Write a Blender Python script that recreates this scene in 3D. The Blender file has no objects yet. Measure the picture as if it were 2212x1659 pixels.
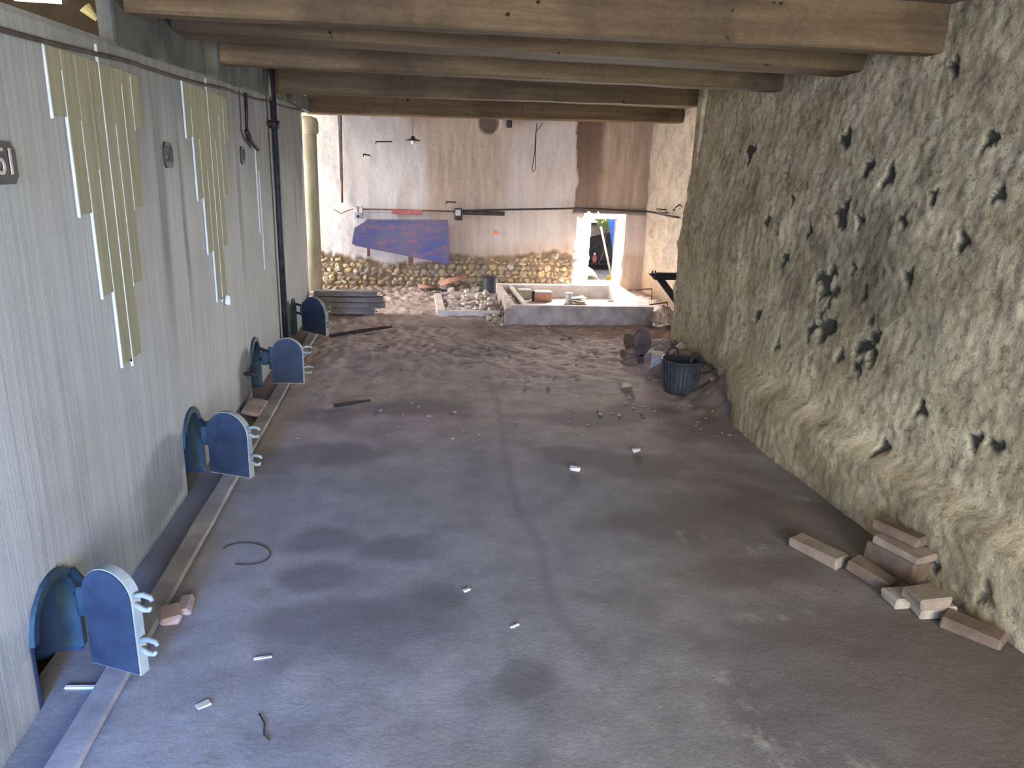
import bpy, math, random
from mathutils import Vector, Matrix, noise
rnd = random.Random(7)
S = bpy.context.scene
COL = S.collection

# ------------------------------------------------------------------ camera
F, CX, CY, H = 1560.0, 1106.0, 829.5, 1.6
vy = Vector(((880-CX)/F, -(370-CY)/F, -1)).normalized()
q = Vector(((10880-CX)/F, -(720-CY)/F, -1))
vz = q.cross(vy).normalized()
if vz.y < 0: vz = -vz
vx = vy.cross(vz)
R = Matrix((vx, vy, vz))                      # camera -> room axes
cam = bpy.data.cameras.new('camera'); camo = bpy.data.objects.new('camera', cam)
cam.sensor_fit = 'HORIZONTAL'; cam.sensor_width = 36; cam.lens = F/2212*36
cam.clip_start = .05; cam.clip_end = 200
camo.matrix_world = Matrix.Translation((0, 0, H)) @ R.to_4x4()
COL.objects.link(camo); S.camera = camo

def ray(px, py): return R @ Vector(((px-CX)/F, -(py-CY)/F, -1))
CAMP = Vector((0, 0, H))
def fl(px, py, z=0.0): d = ray(px, py); return CAMP + d*((z-H)/d.z)      # point on a level plane
def xp(px, py, X=-1.12): d = ray(px, py); return CAMP + d*(X/d.x)         # point on a side wall
def yp(px, py, Y=10.03): d = ray(px, py); return CAMP + d*(Y/d.y)         # point on a cross wall

# ------------------------------------------------------------------ light
S.view_settings.view_transform = 'Standard'; S.view_settings.look = 'None'
S.view_settings.gamma = 1; S.view_settings.use_curve_mapping = False
S.view_settings.exposure = 0.0
W = bpy.data.worlds.new('sky'); S.world = W; W.use_nodes = True
nt = W.node_tree; bg = nt.nodes['Background']
sky = nt.nodes.new('ShaderNodeTexSky'); sky.sky_type = 'NISHITA'; sky.sun_disc = False
sky.sun_elevation = math.radians(30); sky.sun_rotation = math.radians(10); sky.dust_density = 3
nt.links.new(sky.outputs[0], bg.inputs[0]); bg.inputs[1].default_value = 0.35

def area(name, loc, target, sx, sy, power, col):
    l = bpy.data.lights.new(name, 'AREA'); l.shape = 'RECTANGLE'; l.size = sx; l.size_y = sy
    l.energy = power; l.color = col
    o = bpy.data.objects.new(name, l); COL.objects.link(o); o.location = loc
    o.rotation_euler = (Vector(target)-Vector(loc)).to_track_quat('-Z', 'Y').to_euler()
    return o
# daylight through the wide doorway behind the camera: blue added on its left to imitate veiling glare, warm on its right
area('doorway_blue_light', (-1.2, -3.6, 1.3), (-.5, 3, .5), 2.2, 2.2, 330, (.34, .54, 1.0))
area('doorway_warm_light', (1.5, -3.8, 1.5), (.8, 5, .9), 2.6, 2.2, 520, (1.0, .93, .80))
area('added_blue_glow_light', (-.85, -1.0, .9), (-1.0, 2.3, .25), .6, 1.4, 44, (.14, .36, 1.0)).data.spread = math.radians(62)  # added lamp that imitates the blue lens glare at the lower left
# side door at the far left, lighting the end wall
area('side_door_light', (-3.9, 9.2, 1.5), (1.2, 8.6, .2), 1.8, 2.2, 590, (1.0, .95, .91))
# high windows over the vats
area('high_window_light', (-3.05, 7.5, 3.35), (-.6, 6.6, 2.1), 1.8, .8, 190, (1.0, .90, .80))
area('high_window_light', (-3.05, 1.5, 3.3), (-.9, 3.3, 2.2), 1.8, .8, 110, (1.0, .90, .80))
# hole in the end wall
area('wall_hole_light', (2.64, 10.16, .66), (.9, 7.4, -.4), .6, .85, 125, (1.0, .97, .94)).data.spread = math.radians(125)
area('wall_hole_sky_light', (2.75, 10.62, .62), (2.4, 8, .3), .5, .9, 60, (1.0, .96, .92))
sun = bpy.data.lights.new('sun', 'SUN'); sun.energy = 26; sun.angle = .02; sun.color = (1, .95, .86)
suno = bpy.data.objects.new('sun', sun); COL.objects.link(suno)
suno.rotation_euler = Vector((-.13, -1, -.37)).to_track_quat('-Z', 'Y').to_euler()

# ------------------------------------------------------------------ materials
def c(r, g, b, k=1.0):
    f = lambda v: (v/255/12.92 if v/255 <= .04045 else ((v/255+.055)/1.055)**2.4)*k
    return (f(r), f(g), f(b), 1)
def newmat(name):
    m = bpy.data.materials.new(name); m.use_nodes = True
    n = m.node_tree; return m, n, n.nodes['Principled BSDF']
def nz(n, vec, scale, detail=5, rough=.6):
    t = n.nodes.new('ShaderNodeTexNoise'); t.inputs['Scale'].default_value = scale
    t.inputs['Detail'].default_value = detail; t.inputs['Roughness'].default_value = rough
    n.links.new(vec, t.inputs['Vector']); return t.outputs['Fac']
def mapping(n, vec, sc):
    t = n.nodes.new('ShaderNodeMapping'); t.inputs['Scale'].default_value = sc
    n.links.new(vec, t.inputs['Vector']); return t.outputs[0]
def ramp(n, fac, stops):
    t = n.nodes.new('ShaderNodeValToRGB'); e = t.color_ramp.elements
    while len(e) < len(stops): e.new(.5)
    for k, (p, col) in enumerate(stops): e[k].position = p; e[k].color = col
    n.links.new(fac, t.inputs[0]); return t.outputs[0]
def mix(n, fac, a, b, mode='MIX'):
    t = n.nodes.new('ShaderNodeMix'); t.data_type = 'RGBA'; t.blend_type = mode
    for sock, v in ((t.inputs[0], fac), (t.inputs[6], a), (t.inputs[7], b)):
        if hasattr(v, 'is_linked'): n.links.new(v, sock)
        else: sock.default_value = v
    return t.outputs[2]
def val(n, op, a, b=0.0, clamp=True):
    t = n.nodes.new('ShaderNodeMath'); t.operation = op; t.use_clamp = clamp
    for sock, v in ((t.inputs[0], a), (t.inputs[1], b)):
        if hasattr(v, 'is_linked'): n.links.new(v, sock)
        else: sock.default_value = v
    return t.outputs[0]
def attr(n, name):
    t = n.nodes.new('ShaderNodeAttribute'); t.attribute_name = name; return t.outputs['Fac']
def bump(n, bsdf, h, strength, dist=.02):
    t = n.nodes.new('ShaderNodeBump'); t.inputs['Strength'].default_value = strength
    t.inputs['Distance'].default_value = dist
    n.links.new(h, t.inputs['Height']); n.links.new(t.outputs[0], bsdf.inputs['Normal'])
def pos(n): return n.nodes.new('ShaderNodeNewGeometry').outputs['Position']
def obc(n): return n.nodes.new('ShaderNodeTexCoord').outputs['Object']
W0, W1, K = (0, 0, 0, 1), (1, 1, 1, 1), None

def mat(name, c1, c2, scale=9, rough=.9, bmp=.3, bscale=50, metal=0, stretch=(1, 1, 1), lo=.35, hi=.65, spec=.3):
    m, n, b = newmat(name)
    v = mapping(n, obc(n), stretch)
    n.links.new(ramp(n, nz(n, v, scale), [(lo, c1), (hi, c2)]), b.inputs['Base Color'])
    b.inputs['Roughness'].default_value = rough; b.inputs['Metallic'].default_value = metal
    b.inputs['Specular IOR Level'].default_value = spec
    if bmp: bump(n, b, nz(n, v, bscale, 4), bmp, .006)
    return m

def floor_mat():
    m, n, b = newmat('dusty_floor'); p = pos(n)
    big = nz(n, p, .9, 6, .62); mid = nz(n, p, 4, 6, .65); fine = nz(n, p, 60, 4, .7)
    slab = ramp(n, mid, [(.30, c(140, 137, 138)), (.72, c(174, 170, 168))])
    dirt = ramp(n, mid, [(.28, c(168, 146, 136)), (.72, c(212, 190, 180))])
    col = mix(n, val(n, 'ADD', attr(n, 'dirt'), val(n, 'MULTIPLY', val(n, 'SUBTRACT', big, .5, False), 1.2, False)), slab, dirt)
    col = mix(n, val(n, 'MULTIPLY', ramp(n, nz(n, p, 1.5, 7, .65), [(.52, W0), (.70, W1)]), .20), col, c(112, 102, 98))
    st = val(n, 'MULTIPLY', attr(n, 'stain'), ramp(n, mid, [(.25, (.55,)*3+(1,)), (.6, W1)]))
    col = mix(n, val(n, 'MULTIPLY', st, .6), col, c(98, 90, 92))
    col = mix(n, val(n, 'MULTIPLY', attr(n, 'mud'), ramp(n, big, [(.25, (.5,)*3+(1,)), (.6, W1)])), col, c(112, 98, 80))
    ch = val(n, 'MULTIPLY', attr(n, 'chalk'), ramp(n, nz(n, mapping(n, p, (1, .5, 1)), 9, 8, .72), [(.52, W0), (.72, W1)]))
    col = mix(n, val(n, 'MULTIPLY', ch, .8), col, c(196, 194, 180))
    col = mix(n, val(n, 'MULTIPLY', ramp(n, nz(n, p, 95, 2, .5), [(.70, W0), (.74, W1)]), .5), col, c(190, 184, 176))
    col = mix(n, val(n, 'MULTIPLY', attr(n, 'kerb'), .7), col, c(160, 152, 150))
    col = mix(n, .35, col, ramp(n, fine, [(.3, (.5,)*3+(1,)), (.7, (1,)*4)]), 'MULTIPLY')
    n.links.new(mix(n, .4, col, ramp(n, nz(n, p, 260, 2, .6), [(.3, (.45,)*3+(1,)), (.7, (1,)*4)]), 'MULTIPLY'), b.inputs['Base Color'])
    b.inputs['Roughness'].default_value = .92; b.inputs['Specular IOR Level'].default_value = .25
    h = val(n, 'ADD', val(n, 'MULTIPLY', fine, .35), val(n, 'MULTIPLY', nz(n, p, 14, 6, .7), .8), False)
    bump(n, b, h, .35, .015); return m

def vat_mat():
    m, n, b = newmat('whitewashed_vat'); p = pos(n)
    s1 = nz(n, mapping(n, p, (1, 22, .5)), 1.6, 7, .7); s2 = nz(n, mapping(n, p, (1, 60, .35)), 1.2, 5, .7)
    big = nz(n, p, 1.1, 4)
    col = ramp(n, s1, [(.28, c(160, 165, 166)), (.52, c(182, 187, 188)), (.78, c(198, 202, 202))])
    col = mix(n, val(n, 'MULTIPLY', ramp(n, s2, [(.58, W0), (.70, W1)]), .42), col, c(112, 116, 122))
    col = mix(n, val(n, 'MULTIPLY', ramp(n, big, [(.45, W0), (.75, W1)]), .35), col, c(124, 122, 120))
    soot_shade = val(n, 'MULTIPLY', attr(n, 'soot_shade'), ramp(n, nz(n, mapping(n, p, (1, 6, 1)), 2, 6), [(.2, (.5,)*3+(1,)), (.6, W1)]))
    col = mix(n, val(n, 'MULTIPLY', soot_shade, .8), col, c(84, 86, 88))
    col = mix(n, attr(n, 'cavity'), col, c(38, 60, 98))  # hatch recesses: darkness and blue veiling glare put into the colour
    col = mix(n, .3, col, ramp(n, nz(n, mapping(n, p, (1, 1, .6)), 180, 3, .6), [(.3, (.5,)*3+(1,)), (.7, (1,)*4)]), 'MULTIPLY')
    n.links.new(col, b.inputs['Base Color']); b.inputs['Roughness'].default_value = .8
    b.inputs['Specular IOR Level'].default_value = .3
    bump(n, b, val(n, 'ADD', s2, val(n, 'MULTIPLY', nz(n, p, 70, 3), .5), False), .25, .008); return m

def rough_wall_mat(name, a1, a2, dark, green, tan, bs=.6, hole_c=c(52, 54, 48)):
    m, n, b = newmat(name); p = pos(n)
    v1 = nz(n, p, 3.2, 8, .68); v2 = nz(n, p, 22, 7, .7); v3 = nz(n, p, 1.1, 5, .6)
    col = ramp(n, v1, [(.36, a1), (.62, a2)])
    col = mix(n, val(n, 'MULTIPLY', ramp(n, v3, [(.45, W0), (.62, W1)]), .5), col, green)
    col = mix(n, val(n, 'MULTIPLY', ramp(n, nz(n, p, 7, 7, .7), [(.52, W0), (.68, W1)]), .55), col, dark)
    col = mix(n, val(n, 'MULTIPLY', ramp(n, v2, [(.54, W0), (.66, W1)]), .7), col, dark)
    col = mix(n, val(n, 'MULTIPLY', ramp(n, nz(n, p, 55, 3, .6), [(.62, W0), (.72, W1)]), .6), col, dark)
    col = mix(n, val(n, 'MULTIPLY', ramp(n, nz(n, p, 13, 6, .75), [(.60, W0), (.74, W1)]), .35), col, a2)
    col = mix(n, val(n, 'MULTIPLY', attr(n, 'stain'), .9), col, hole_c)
    col = mix(n, val(n, 'MULTIPLY', attr(n, 'tan'), .8), col, tan)
    n.links.new(col, b.inputs['Base Color']); b.inputs['Roughness'].default_value = .95
    b.inputs['Specular IOR Level'].default_value = .2
    bump(n, b, val(n, 'ADD', v2, val(n, 'MULTIPLY', nz(n, p, 80, 4), .4), False), bs, .03); return m

def end_wall_mat():
    m, n, b = newmat('old_plaster'); p = pos(n)
    v1 = nz(n, mapping(n, p, (3, 1, .7)), 1.6, 7, .66); v2 = nz(n, p, 26, 6, .7)
    col = ramp(n, v1, [(.30, c(186, 177, 168)), (.60, c(214, 208, 201))])
    brown = ramp(n, nz(n, mapping(n, p, (6, 1, .6)), 1.8, 7, .7), [(.3, c(142, 120, 100)), (.7, c(190, 168, 146))])
    col = mix(n, attr(n, 'brown'), col, brown)
    col = mix(n, attr(n, 'dark_zone'), col, c(106, 84, 72))
    stonecol = ramp(n, nz(n, p, 12, 6, .7), [(.3, c(96, 80, 62)), (.7, c(150, 130, 104))])
    col = mix(n, attr(n, 'rubble'), col, stonecol)
    col = mix(n, val(n, 'MULTIPLY', ramp(n, v2, [(.62, W0), (.72, W1)]), .4), col, c(110, 92, 78))
    n.links.new(col, b.inputs['Base Color']); b.inputs['Roughness'].default_value = .95
    b.inputs['Specular IOR Level'].default_value = .2
    bump(n, b, v2, .45, .02); return m

def board_concrete():
    m, n, b = newmat('stained_beam_concrete'); p = pos(n)
    v1 = nz(n, mapping(n, p, (.55, 6, 9)), 1.5, 7, .7); v2 = nz(n, p, 1.3, 6, .65)
    col = ramp(n, v1, [(.25, c(80, 64, 46)), (.5, c(114, 95, 70)), (.78, c(142, 121, 92))])
    col = mix(n, val(n, 'MULTIPLY', ramp(n, v2, [(.50, W0), (.66, W1)]), .7), col, c(70, 58, 50))
    col = mix(n, val(n, 'MULTIPLY', ramp(n, nz(n, p, 2.6, 5), [(.60, W0), (.68, W1)]), .35), col, c(124, 96, 66))
    n.links.new(col, b.inputs['Base Color']); b.inputs['Roughness'].default_value = .9
    b.inputs['Specular IOR Level'].default_value = .2
    col2 = mix(n, .45, col, ramp(n, nz(n, mapping(n, p, (.6, 1, 1)), 60, 5, .75), [(.3, (.4,)*3+(1,)), (.65, (1,)*4)]), 'MULTIPLY')
    col2 = mix(n, ramp(n, nz(n, p, 17, 2, .4), [(.74, W0), (.77, W1)]), col2, c(44, 36, 30))
    n.links.new(col2, b.inputs['Base Color'])
    bump(n, b, val(n, 'ADD', v1, val(n, 'MULTIPLY', nz(n, p, 45, 4), .5), False), .4, .012); return m

def blue_sheet():
    m, n, b = newmat('rusty_blue_paint'); p = obc(n)
    base = ramp(n, nz(n, p, 2.2, 4), [(.34, c(56, 66, 140)), (.50, c(82, 82, 114)), (.8, c(108, 94, 112))])
    rust = ramp(n, nz(n, mapping(n, p, (1.2, 1, 3.5)), 3.4, 8, .72), [(.52, W0), (.66, W1)])
    n.links.new(mix(n, val(n, 'MULTIPLY', rust, .8), base, c(158, 88, 76)), b.inputs['Base Color'])
    b.inputs['Roughness'].default_value = .55; return m

M = {}
M['floor'] = floor_mat(); M['vat'] = vat_mat(); M['end'] = end_wall_mat(); M['beam'] = board_concrete(); M['bluesheet'] = blue_sheet()
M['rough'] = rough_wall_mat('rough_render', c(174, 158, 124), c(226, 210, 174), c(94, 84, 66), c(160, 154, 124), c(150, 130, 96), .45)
M['farwall'] = rough_wall_mat('pebbledash', c(160, 147, 132), c(196, 184, 168), c(128, 108, 90), c(204, 190, 170), c(170, 140, 108), .8)
M['pier'] = mat('grey_render', c(64, 68, 68), c(98, 100, 96), 4, .9, .3, 40)
M['slab'] = mat('slab_soffit', c(100, 88, 72), c(130, 116, 98), 3, .9, .3, 30)
M['brickwall'] = mat('pinkish_brick', c(150, 108, 88), c(190, 150, 128), 12, .9, .4, 30)
M['yellow'] = mat('olive_yellow_paint', c(136, 136, 110), c(158, 157, 132), 5, .8, .15, 40, stretch=(1, 12, .6))
M['white'] = mat('white_paint_line', c(190, 195, 190), c(212, 216, 210), 14, .8, .2, 40)
M['veilblue'] = mat('veil_blue_rubber', c(36, 46, 60), c(52, 64, 80), 7, .6, .15, 60)  # dark rubber, with the blue of the veiling glare in its colour
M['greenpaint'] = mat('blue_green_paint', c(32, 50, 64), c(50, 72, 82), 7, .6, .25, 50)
M['cream'] = mat('worn_cream_paint', c(124, 134, 128), c(164, 162, 148), 9, .65, .25, 50)
M['black'] = mat('blackened_metal', c(30, 30, 34), c(58, 56, 58), 12, .6, .25, 60)
M['iron'] = mat('dark_iron', c(44, 38, 38), c(74, 64, 60), 14, .65, .3, 60, .3)
M['rust'] = mat('rusty_steel', c(92, 66, 52), c(132, 100, 80), 16, .85, .4, 60)
M['plastic'] = mat('dark_rubber', c(40, 42, 46), c(62, 64, 68), 10, .55, .15, 60)
M['cement'] = mat('grey_cement', c(140, 128, 122), c(176, 164, 156), 7, .9, .35, 50)
M['palecement'] = mat('pale_cement', c(184, 172, 162), c(214, 204, 194), 7, .9, .3, 50)
M['kerb'] = mat('dusty_kerb', c(134, 130, 132), c(166, 162, 162), 5, .9, .4, 40)
M['wood'] = mat('weathered_timber', c(94, 88, 86), c(136, 128, 122), 5, .85, .4, 30, stretch=(1, 8, 8))
M['redwood'] = mat('faded_red_board', c(150, 84, 82), c(180, 112, 106), 7, .8, .2, 40)
M['terracotta'] = mat('terracotta', c(150, 106, 88), c(184, 142, 122), 9, .85, .3, 40)
M['brick'] = mat('dirty_brick', c(128, 112, 98), c(154, 138, 120), 9, .9, .4, 40)
M['brickpale'] = mat('mortared_brick', c(146, 136, 120), c(178, 166, 146), 8, .9, .4, 40)
M['brickdark'] = mat('dark_brick', c(96, 80, 68), c(126, 106, 90), 8, .9, .4, 40)
M['stone'] = mat('field_stone', c(150, 134, 108), c(184, 166, 138), 9, .95, .4, 40)
M['stone2'] = mat('ochre_stone', c(172, 148, 108), c(198, 174, 134), 9, .95, .4, 40)
M['stone3'] = mat('grey_stone', c(126, 114, 100), c(158, 146, 130), 9, .95, .4, 40)
M['palestone'] = mat('pale_stone', c(176, 162, 142), c(202, 190, 172), 9, .95, .4, 40)
M['chunk'] = mat('mortar_chunk', c(176, 162, 150), c(214, 202, 190), 9, .95, .4, 40)
M['darkslab'] = mat('dark_slab_stone', c(70, 60, 58), c(98, 86, 82), 9, .9, .4, 40)
M['earth'] = mat('brown_earth', c(96, 82, 66), c(130, 112, 92), 9, .98, .6, 40)
M['paper'] = mat('crumpled_paper', c(170, 150, 132), c(206, 190, 172), 7, .9, .2, 40)
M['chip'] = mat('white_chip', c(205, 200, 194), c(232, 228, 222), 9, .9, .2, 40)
M['greyplastic'] = mat('grey_plastic', c(150, 152, 152), c(186, 188, 188), 9, .6, .1, 40)
M['asbestos'] = mat('cement_pipe', c(128, 126, 108), c(160, 156, 136), 6, .85, .25, 50, stretch=(1, 1, .4))
M['orange'] = mat('orange_paint', c(240, 110, 60), c(246, 130, 80), 9, .7, 0)
M['bluetarp'] = mat('blue_tarp', c(40, 92, 190), c(70, 130, 220), 6, .5, .2, 40)
M['yellowbag'] = mat('yellow_sack', c(200, 160, 40), c(230, 196, 80), 8, .7, .3, 40)
M['yellowscrap'] = mat('yellowed_sheet', c(190, 178, 120), c(220, 208, 150), 6, .7, .2, 40)
M['leaf'] = mat('green_leaf', c(80, 100, 50), c(130, 150, 80), 9, .6, 0)
M['cable'] = mat('dirty_cable', c(62, 56, 50), c(92, 82, 72), 12, .85, .3, 60)
M['digit'] = mat('pale_digit', c(176, 168, 160), c(204, 198, 188), 9, .8, 0)
M['worndigit'] = mat('worn_digit', c(50, 50, 54), c(84, 80, 84), 40, .8, 0)
M['plate'] = mat('dark_number_plate', c(28, 29, 32), c(48, 44, 50), 9, .6, .2, 60)
M['gravel'] = mat('dirt_crumbs', c(128, 110, 100), c(190, 172, 160), 12, .95, 0)
M['pink'] = mat('pink_tile', c(142, 126, 126), c(168, 150, 148), 8, .85, .2, 40)
M['bulb'] = mat('glass_bulb', c(190, 180, 160), c(220, 214, 200), 9, .2, 0)

# ------------------------------------------------------------------ mesh helpers
BASE = {}
class MB:
    def __init__(s): s.v = []; s.f = []
    def add(s, vs, fs):
        o = len(s.v); s.v += [Vector(v) for v in vs]; s.f += [tuple(i+o for i in f) for f in fs]; return s
    def box(s, ctr, size, rot=None, j=0.0):
        x, y, z = [k/2 for k in size]; ctr = Vector(ctr)
        vs = [Vector((a*x, b*y, d*z)) for a in (-1, 1) for b in (-1, 1) for d in (-1, 1)]
        if j: vs = [v+Vector((rnd.uniform(-j, j), rnd.uniform(-j, j), rnd.uniform(-j, j))) for v in vs]
        if rot is not None: vs = [rot @ v for v in vs]
        return s.add([v+ctr for v in vs], [(0, 1, 3, 2), (4, 6, 7, 5), (0, 4, 5, 1), (2, 3, 7, 6), (0, 2, 6, 4), (1, 5, 7, 3)])
    def cbox(s, ctr, size, b=.006, rot=None, j=0.0):
        """box with chamfered edges"""
        x, y, z = [k/2 for k in size]; ctr = Vector(ctr); vs = []; idx = {}
        for a in (-1, 1):
            for bb in (-1, 1):
                for d in (-1, 1):
                    jj = Vector((rnd.uniform(-j, j), rnd.uniform(-j, j), rnd.uniform(-j, j))) if j else Vector((0, 0, 0))
                    for ax in range(3):
                        p = [a*(x-b), bb*(y-b), d*(z-b)]; p[ax] = (a*x, bb*y, d*z)[ax]
                        idx[(a, bb, d, ax)] = len(vs); vs.append(Vector(p)+jj)
        fs = []
        for ax in range(3):
            for sg in (-1, 1):
                o = [i for i in range(3) if i != ax]; ring = []
                for (u, w) in ((-1, -1), (1, -1), (1, 1), (-1, 1)):
                    k = [0, 0, 0]; k[ax] = sg; k[o[0]] = u; k[o[1]] = w; ring.append(idx[(*k, ax)])
                fs.append(ring)
        for ax in range(3):
            o = [i for i in range(3) if i != ax]
            for u in (-1, 1):
                for w in (-1, 1):
                    k1 = [0]*3; k2 = [0]*3; k1[ax] = -1; k2[ax] = 1
                    for kk in (k1, k2): kk[o[0]] = u; kk[o[1]] = w
                    fs.append([idx[(*k1, o[0])], idx[(*k2, o[0])], idx[(*k2, o[1])], idx[(*k1, o[1])]])
        for a in (-1, 1):
            for bb in (-1, 1):
                for d in (-1, 1): fs.append([idx[(a, bb, d, i)] for i in range(3)])
        if rot is not None: vs = [rot @ v for v in vs]
        return s.add([v+ctr for v in vs], fs)
    def tube(s, pts, r, n=8, cap=True):
        pts = [Vector(p) for p in pts]; rs = r if isinstance(r, (list, tuple)) else [r]*len(pts)
        o = len(s.v); prev = None
        for i, p in enumerate(pts):
            d = (pts[min(i+1, len(pts)-1)]-pts[max(i-1, 0)]).normalized()
            u = prev - d*prev.dot(d) if prev is not None else (Vector((0, 0, 1)) if abs(d.z) < .9 else Vector((1, 0, 0))).cross(d)
            u.normalize(); prev = u; w = d.cross(u)
            for k in range(n):
                a = 2*math.pi*k/n; s.v.append(p+(u*math.cos(a)+w*math.sin(a))*rs[i])
        for i in range(len(pts)-1):
            for k in range(n):
                a = o+i*n+k; b = o+i*n+(k+1) % n; s.f.append((a, b, b+n, a+n))
        if cap:
            s.f.append(tuple(o+k for k in reversed(range(n)))); e = o+(len(pts)-1)*n; s.f.append(tuple(e+k for k in range(n)))
        return s
    def lathe(s, ctr, prof, n=24):
        o = len(s.v); ctr = Vector(ctr)
        for (r, z) in prof:
            for k in range(n):
                a = 2*math.pi*k/n; s.v.append(ctr+Vector((r*math.cos(a), r*math.sin(a), z)))
        for i in range(len(prof)-1):
            for k in range(n):
                a = o+i*n+k; b = o+i*n+(k+1) % n; s.f.append((a, b, b+n, a+n))
        s.f.append(tuple(o+k for k in reversed(range(n)))); e = o+(len(prof)-1)*n; s.f.append(tuple(e+k for k in range(n)))
        return s
    def prism(s, poly, ext):
        """poly: list of 3-D points, ext: extrusion vector"""
        n = len(poly); ext = Vector(ext)
        return s.add([Vector(p) for p in poly]+[Vector(p)+ext for p in poly],
                     [tuple(reversed(range(n))), tuple(range(n, 2*n))]+[(i, (i+1) % n, n+(i+1) % n, n+i) for i in range(n)])
    def build(s, name, m, parent=None, smooth=False, at=None):
        base = Vector(at) if at is not None else (BASE.get(parent.name, parent.matrix_world.translation.copy()) if parent else Vector((0, 0, 0)))
        me = bpy.data.meshes.new(name)
        me.from_pydata([v-base for v in s.v], [], s.f); me.materials.append(m); me.update()
        import bmesh
        b = bmesh.new(); b.from_mesh(me); bmesh.ops.recalc_face_normals(b, faces=b.faces); b.to_mesh(me); b.free()
        if smooth: me.polygons.foreach_set('use_smooth', [True]*len(me.polygons))
        o = bpy.data.objects.new(name, me); COL.objects.link(o)
        BASE[o.name] = base
        if parent: o.parent = parent
        else: o.location = base
        return o

def tag(o, label, cat, group=None, kind=None):
    o['label'] = label; o['category'] = cat
    if group: o['group'] = group
    if kind: o['kind'] = kind
    return o
def thing(name, loc, label, cat, group=None):
    o = bpy.data.objects.new(name, None); o.empty_display_size = .1; COL.objects.link(o); o.location = loc
    o.matrix_world = Matrix.Translation(Vector(loc))
    return tag(o, label, cat, group)
def structure(o): o['kind'] = 'structure'; return o

def grid(name, m, nu, nv, fn, attrs=(), skip=None, parent=None, smooth=True):
    """height-field surface; fn(i, j) -> (point, {attr: value})"""
    vs = []; at = {a: [] for a in attrs}
    for i in range(nu+1):
        for j in range(nv+1):
            p, d = fn(i, j); vs.append(p)
            for a in attrs: at[a].append(d.get(a, 0.0))
    fs = []
    for i in range(nu):
        for j in range(nv):
            if skip and skip(i, j): continue
            a = i*(nv+1)+j; fs.append((a, a+nv+1, a+nv+2, a+1))
    me = bpy.data.meshes.new(name); me.from_pydata(vs, [], fs); me.materials.append(m); me.update()
    for a in attrs:
        t = me.attributes.new(a, 'FLOAT', 'POINT'); t.data.foreach_set('value', at[a])
    if smooth: me.polygons.foreach_set('use_smooth', [True]*len(me.polygons))
    o = bpy.data.objects.new(name, me); COL.objects.link(o)
    if parent: o.parent = parent
    return o
def fr(x, y, z, o=4): return noise.fractal(Vector((x, y, z)), 1.0, 2.0, o)
def sm(a, b, x):
    t = max(0., min(1., (x-a)/(b-a))) if a != b else float(x > a); return t*t*(3-2*t)
def segd(p, a, b):
    ax, ay = a; bx, by = b; dx, dy = bx-ax, by-ay; L = dx*dx+dy*dy
    t = max(0, min(1, ((p[0]-ax)*dx+(p[1]-ay)*dy)/L)) if L else 0
    return math.hypot(p[0]-ax-t*dx, p[1]-ay-t*dy)

# ------------------------------------------------------------------ FLOOR
seam = [fl(*p) for p in [(1050, 800), (1075, 870), (1092, 980), (1105, 1060), (1130, 1120), (1160, 1160), (1178, 1230), (1190, 1300), (1225, 1350), (1290, 1420)]]
seam = [(p.x, p.y) for p in seam]
blots = [(780, 1345, .30, .10), (640, 1345, .18, .06), (845, 1185, .12, .07), (700, 1165, .16, .07), (690, 1245, .15, .06), (940, 1300, .12, .05),
         (1140, 1470, .09, .05), (720, 985, .25, .1), (900, 880, .3, .12), (1240, 985, .22, .09), (1290, 905, .3, .1), (1380, 1010, .25, .1),
         (1430, 1130, .3, .09), (1560, 1100, .3, .12), (1620, 1230, .25, .07), (1800, 1530, .35, .10), (2100, 1600, .4, .12), (1050, 760, .3, .14),
         (980, 700, .4, .15), (1540, 930, .3, .14), (1380, 890, .25, .1), (700, 900, .2, .1), (560, 1000, .2, .1), (1900, 1600, .3, .07), (2050, 1500, .45, .16), (1950, 1400, .35, .12), (1750, 1400, .3, .1)]
blots = [(fl(a, b), rx, ry) for a, b, rx, ry in blots]
chalks = [(1500, 1470, .22, .12), (1580, 1540, .2, .1), (1290, 1500, .15, .12), (1330, 1580, .2, .08), (1650, 1600, .3, .07), (1780, 1650, .3, .06), (1430, 1160, .3, .08), (1620, 1190, .35, .06), (1650, 1080, .3, .05), (1700, 1330, .3, .05)]
chalks = [(fl(a, b), rx, ry) for a, b, rx, ry in chalks]
FX0, FX1, FY0, FY1, FS = -1.20, 3.40, .9, 10.15, .022
def floor_h(x, y):
    far = sm(4.2, 7.0, y)
    h = .006*fr(x*1.2, y*1.2, 0, 3)+(.003+.013*far)*fr(x*5, y*5, 3, 4)
    if far > 0: h += far*.013*fr(x*13, y*13, 7, 4)+far*.006*max(0, fr(x*24, y*24, 2, 2))
    # gutter and kerb along the vats
    n = .006*fr(y*3, x*3, 1, 2)
    if x < -.985: h = -.022+n
    elif x < -.90: h = -.012
    elif x < -.56+n*1.5: h += .006
    # earth heaped against the right-hand footing
    g = sm(4.4, 5.0, y)*(1-sm(6.2, 6.8, y))
    h += g*.20*sm(1.95, 2.42, x)*(1+.5*fr(x*6, y*6, 2, 3))
    h += .05*sm(8.6, 9.9, y)*(1-sm(.9, 1.2, x))*(1+1.2*fr(x*7, y*7, 4, 4))
    h += .06*sm(2.85, 3.2, x)*sm(6.6, 7.4, y)
    return h
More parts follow.
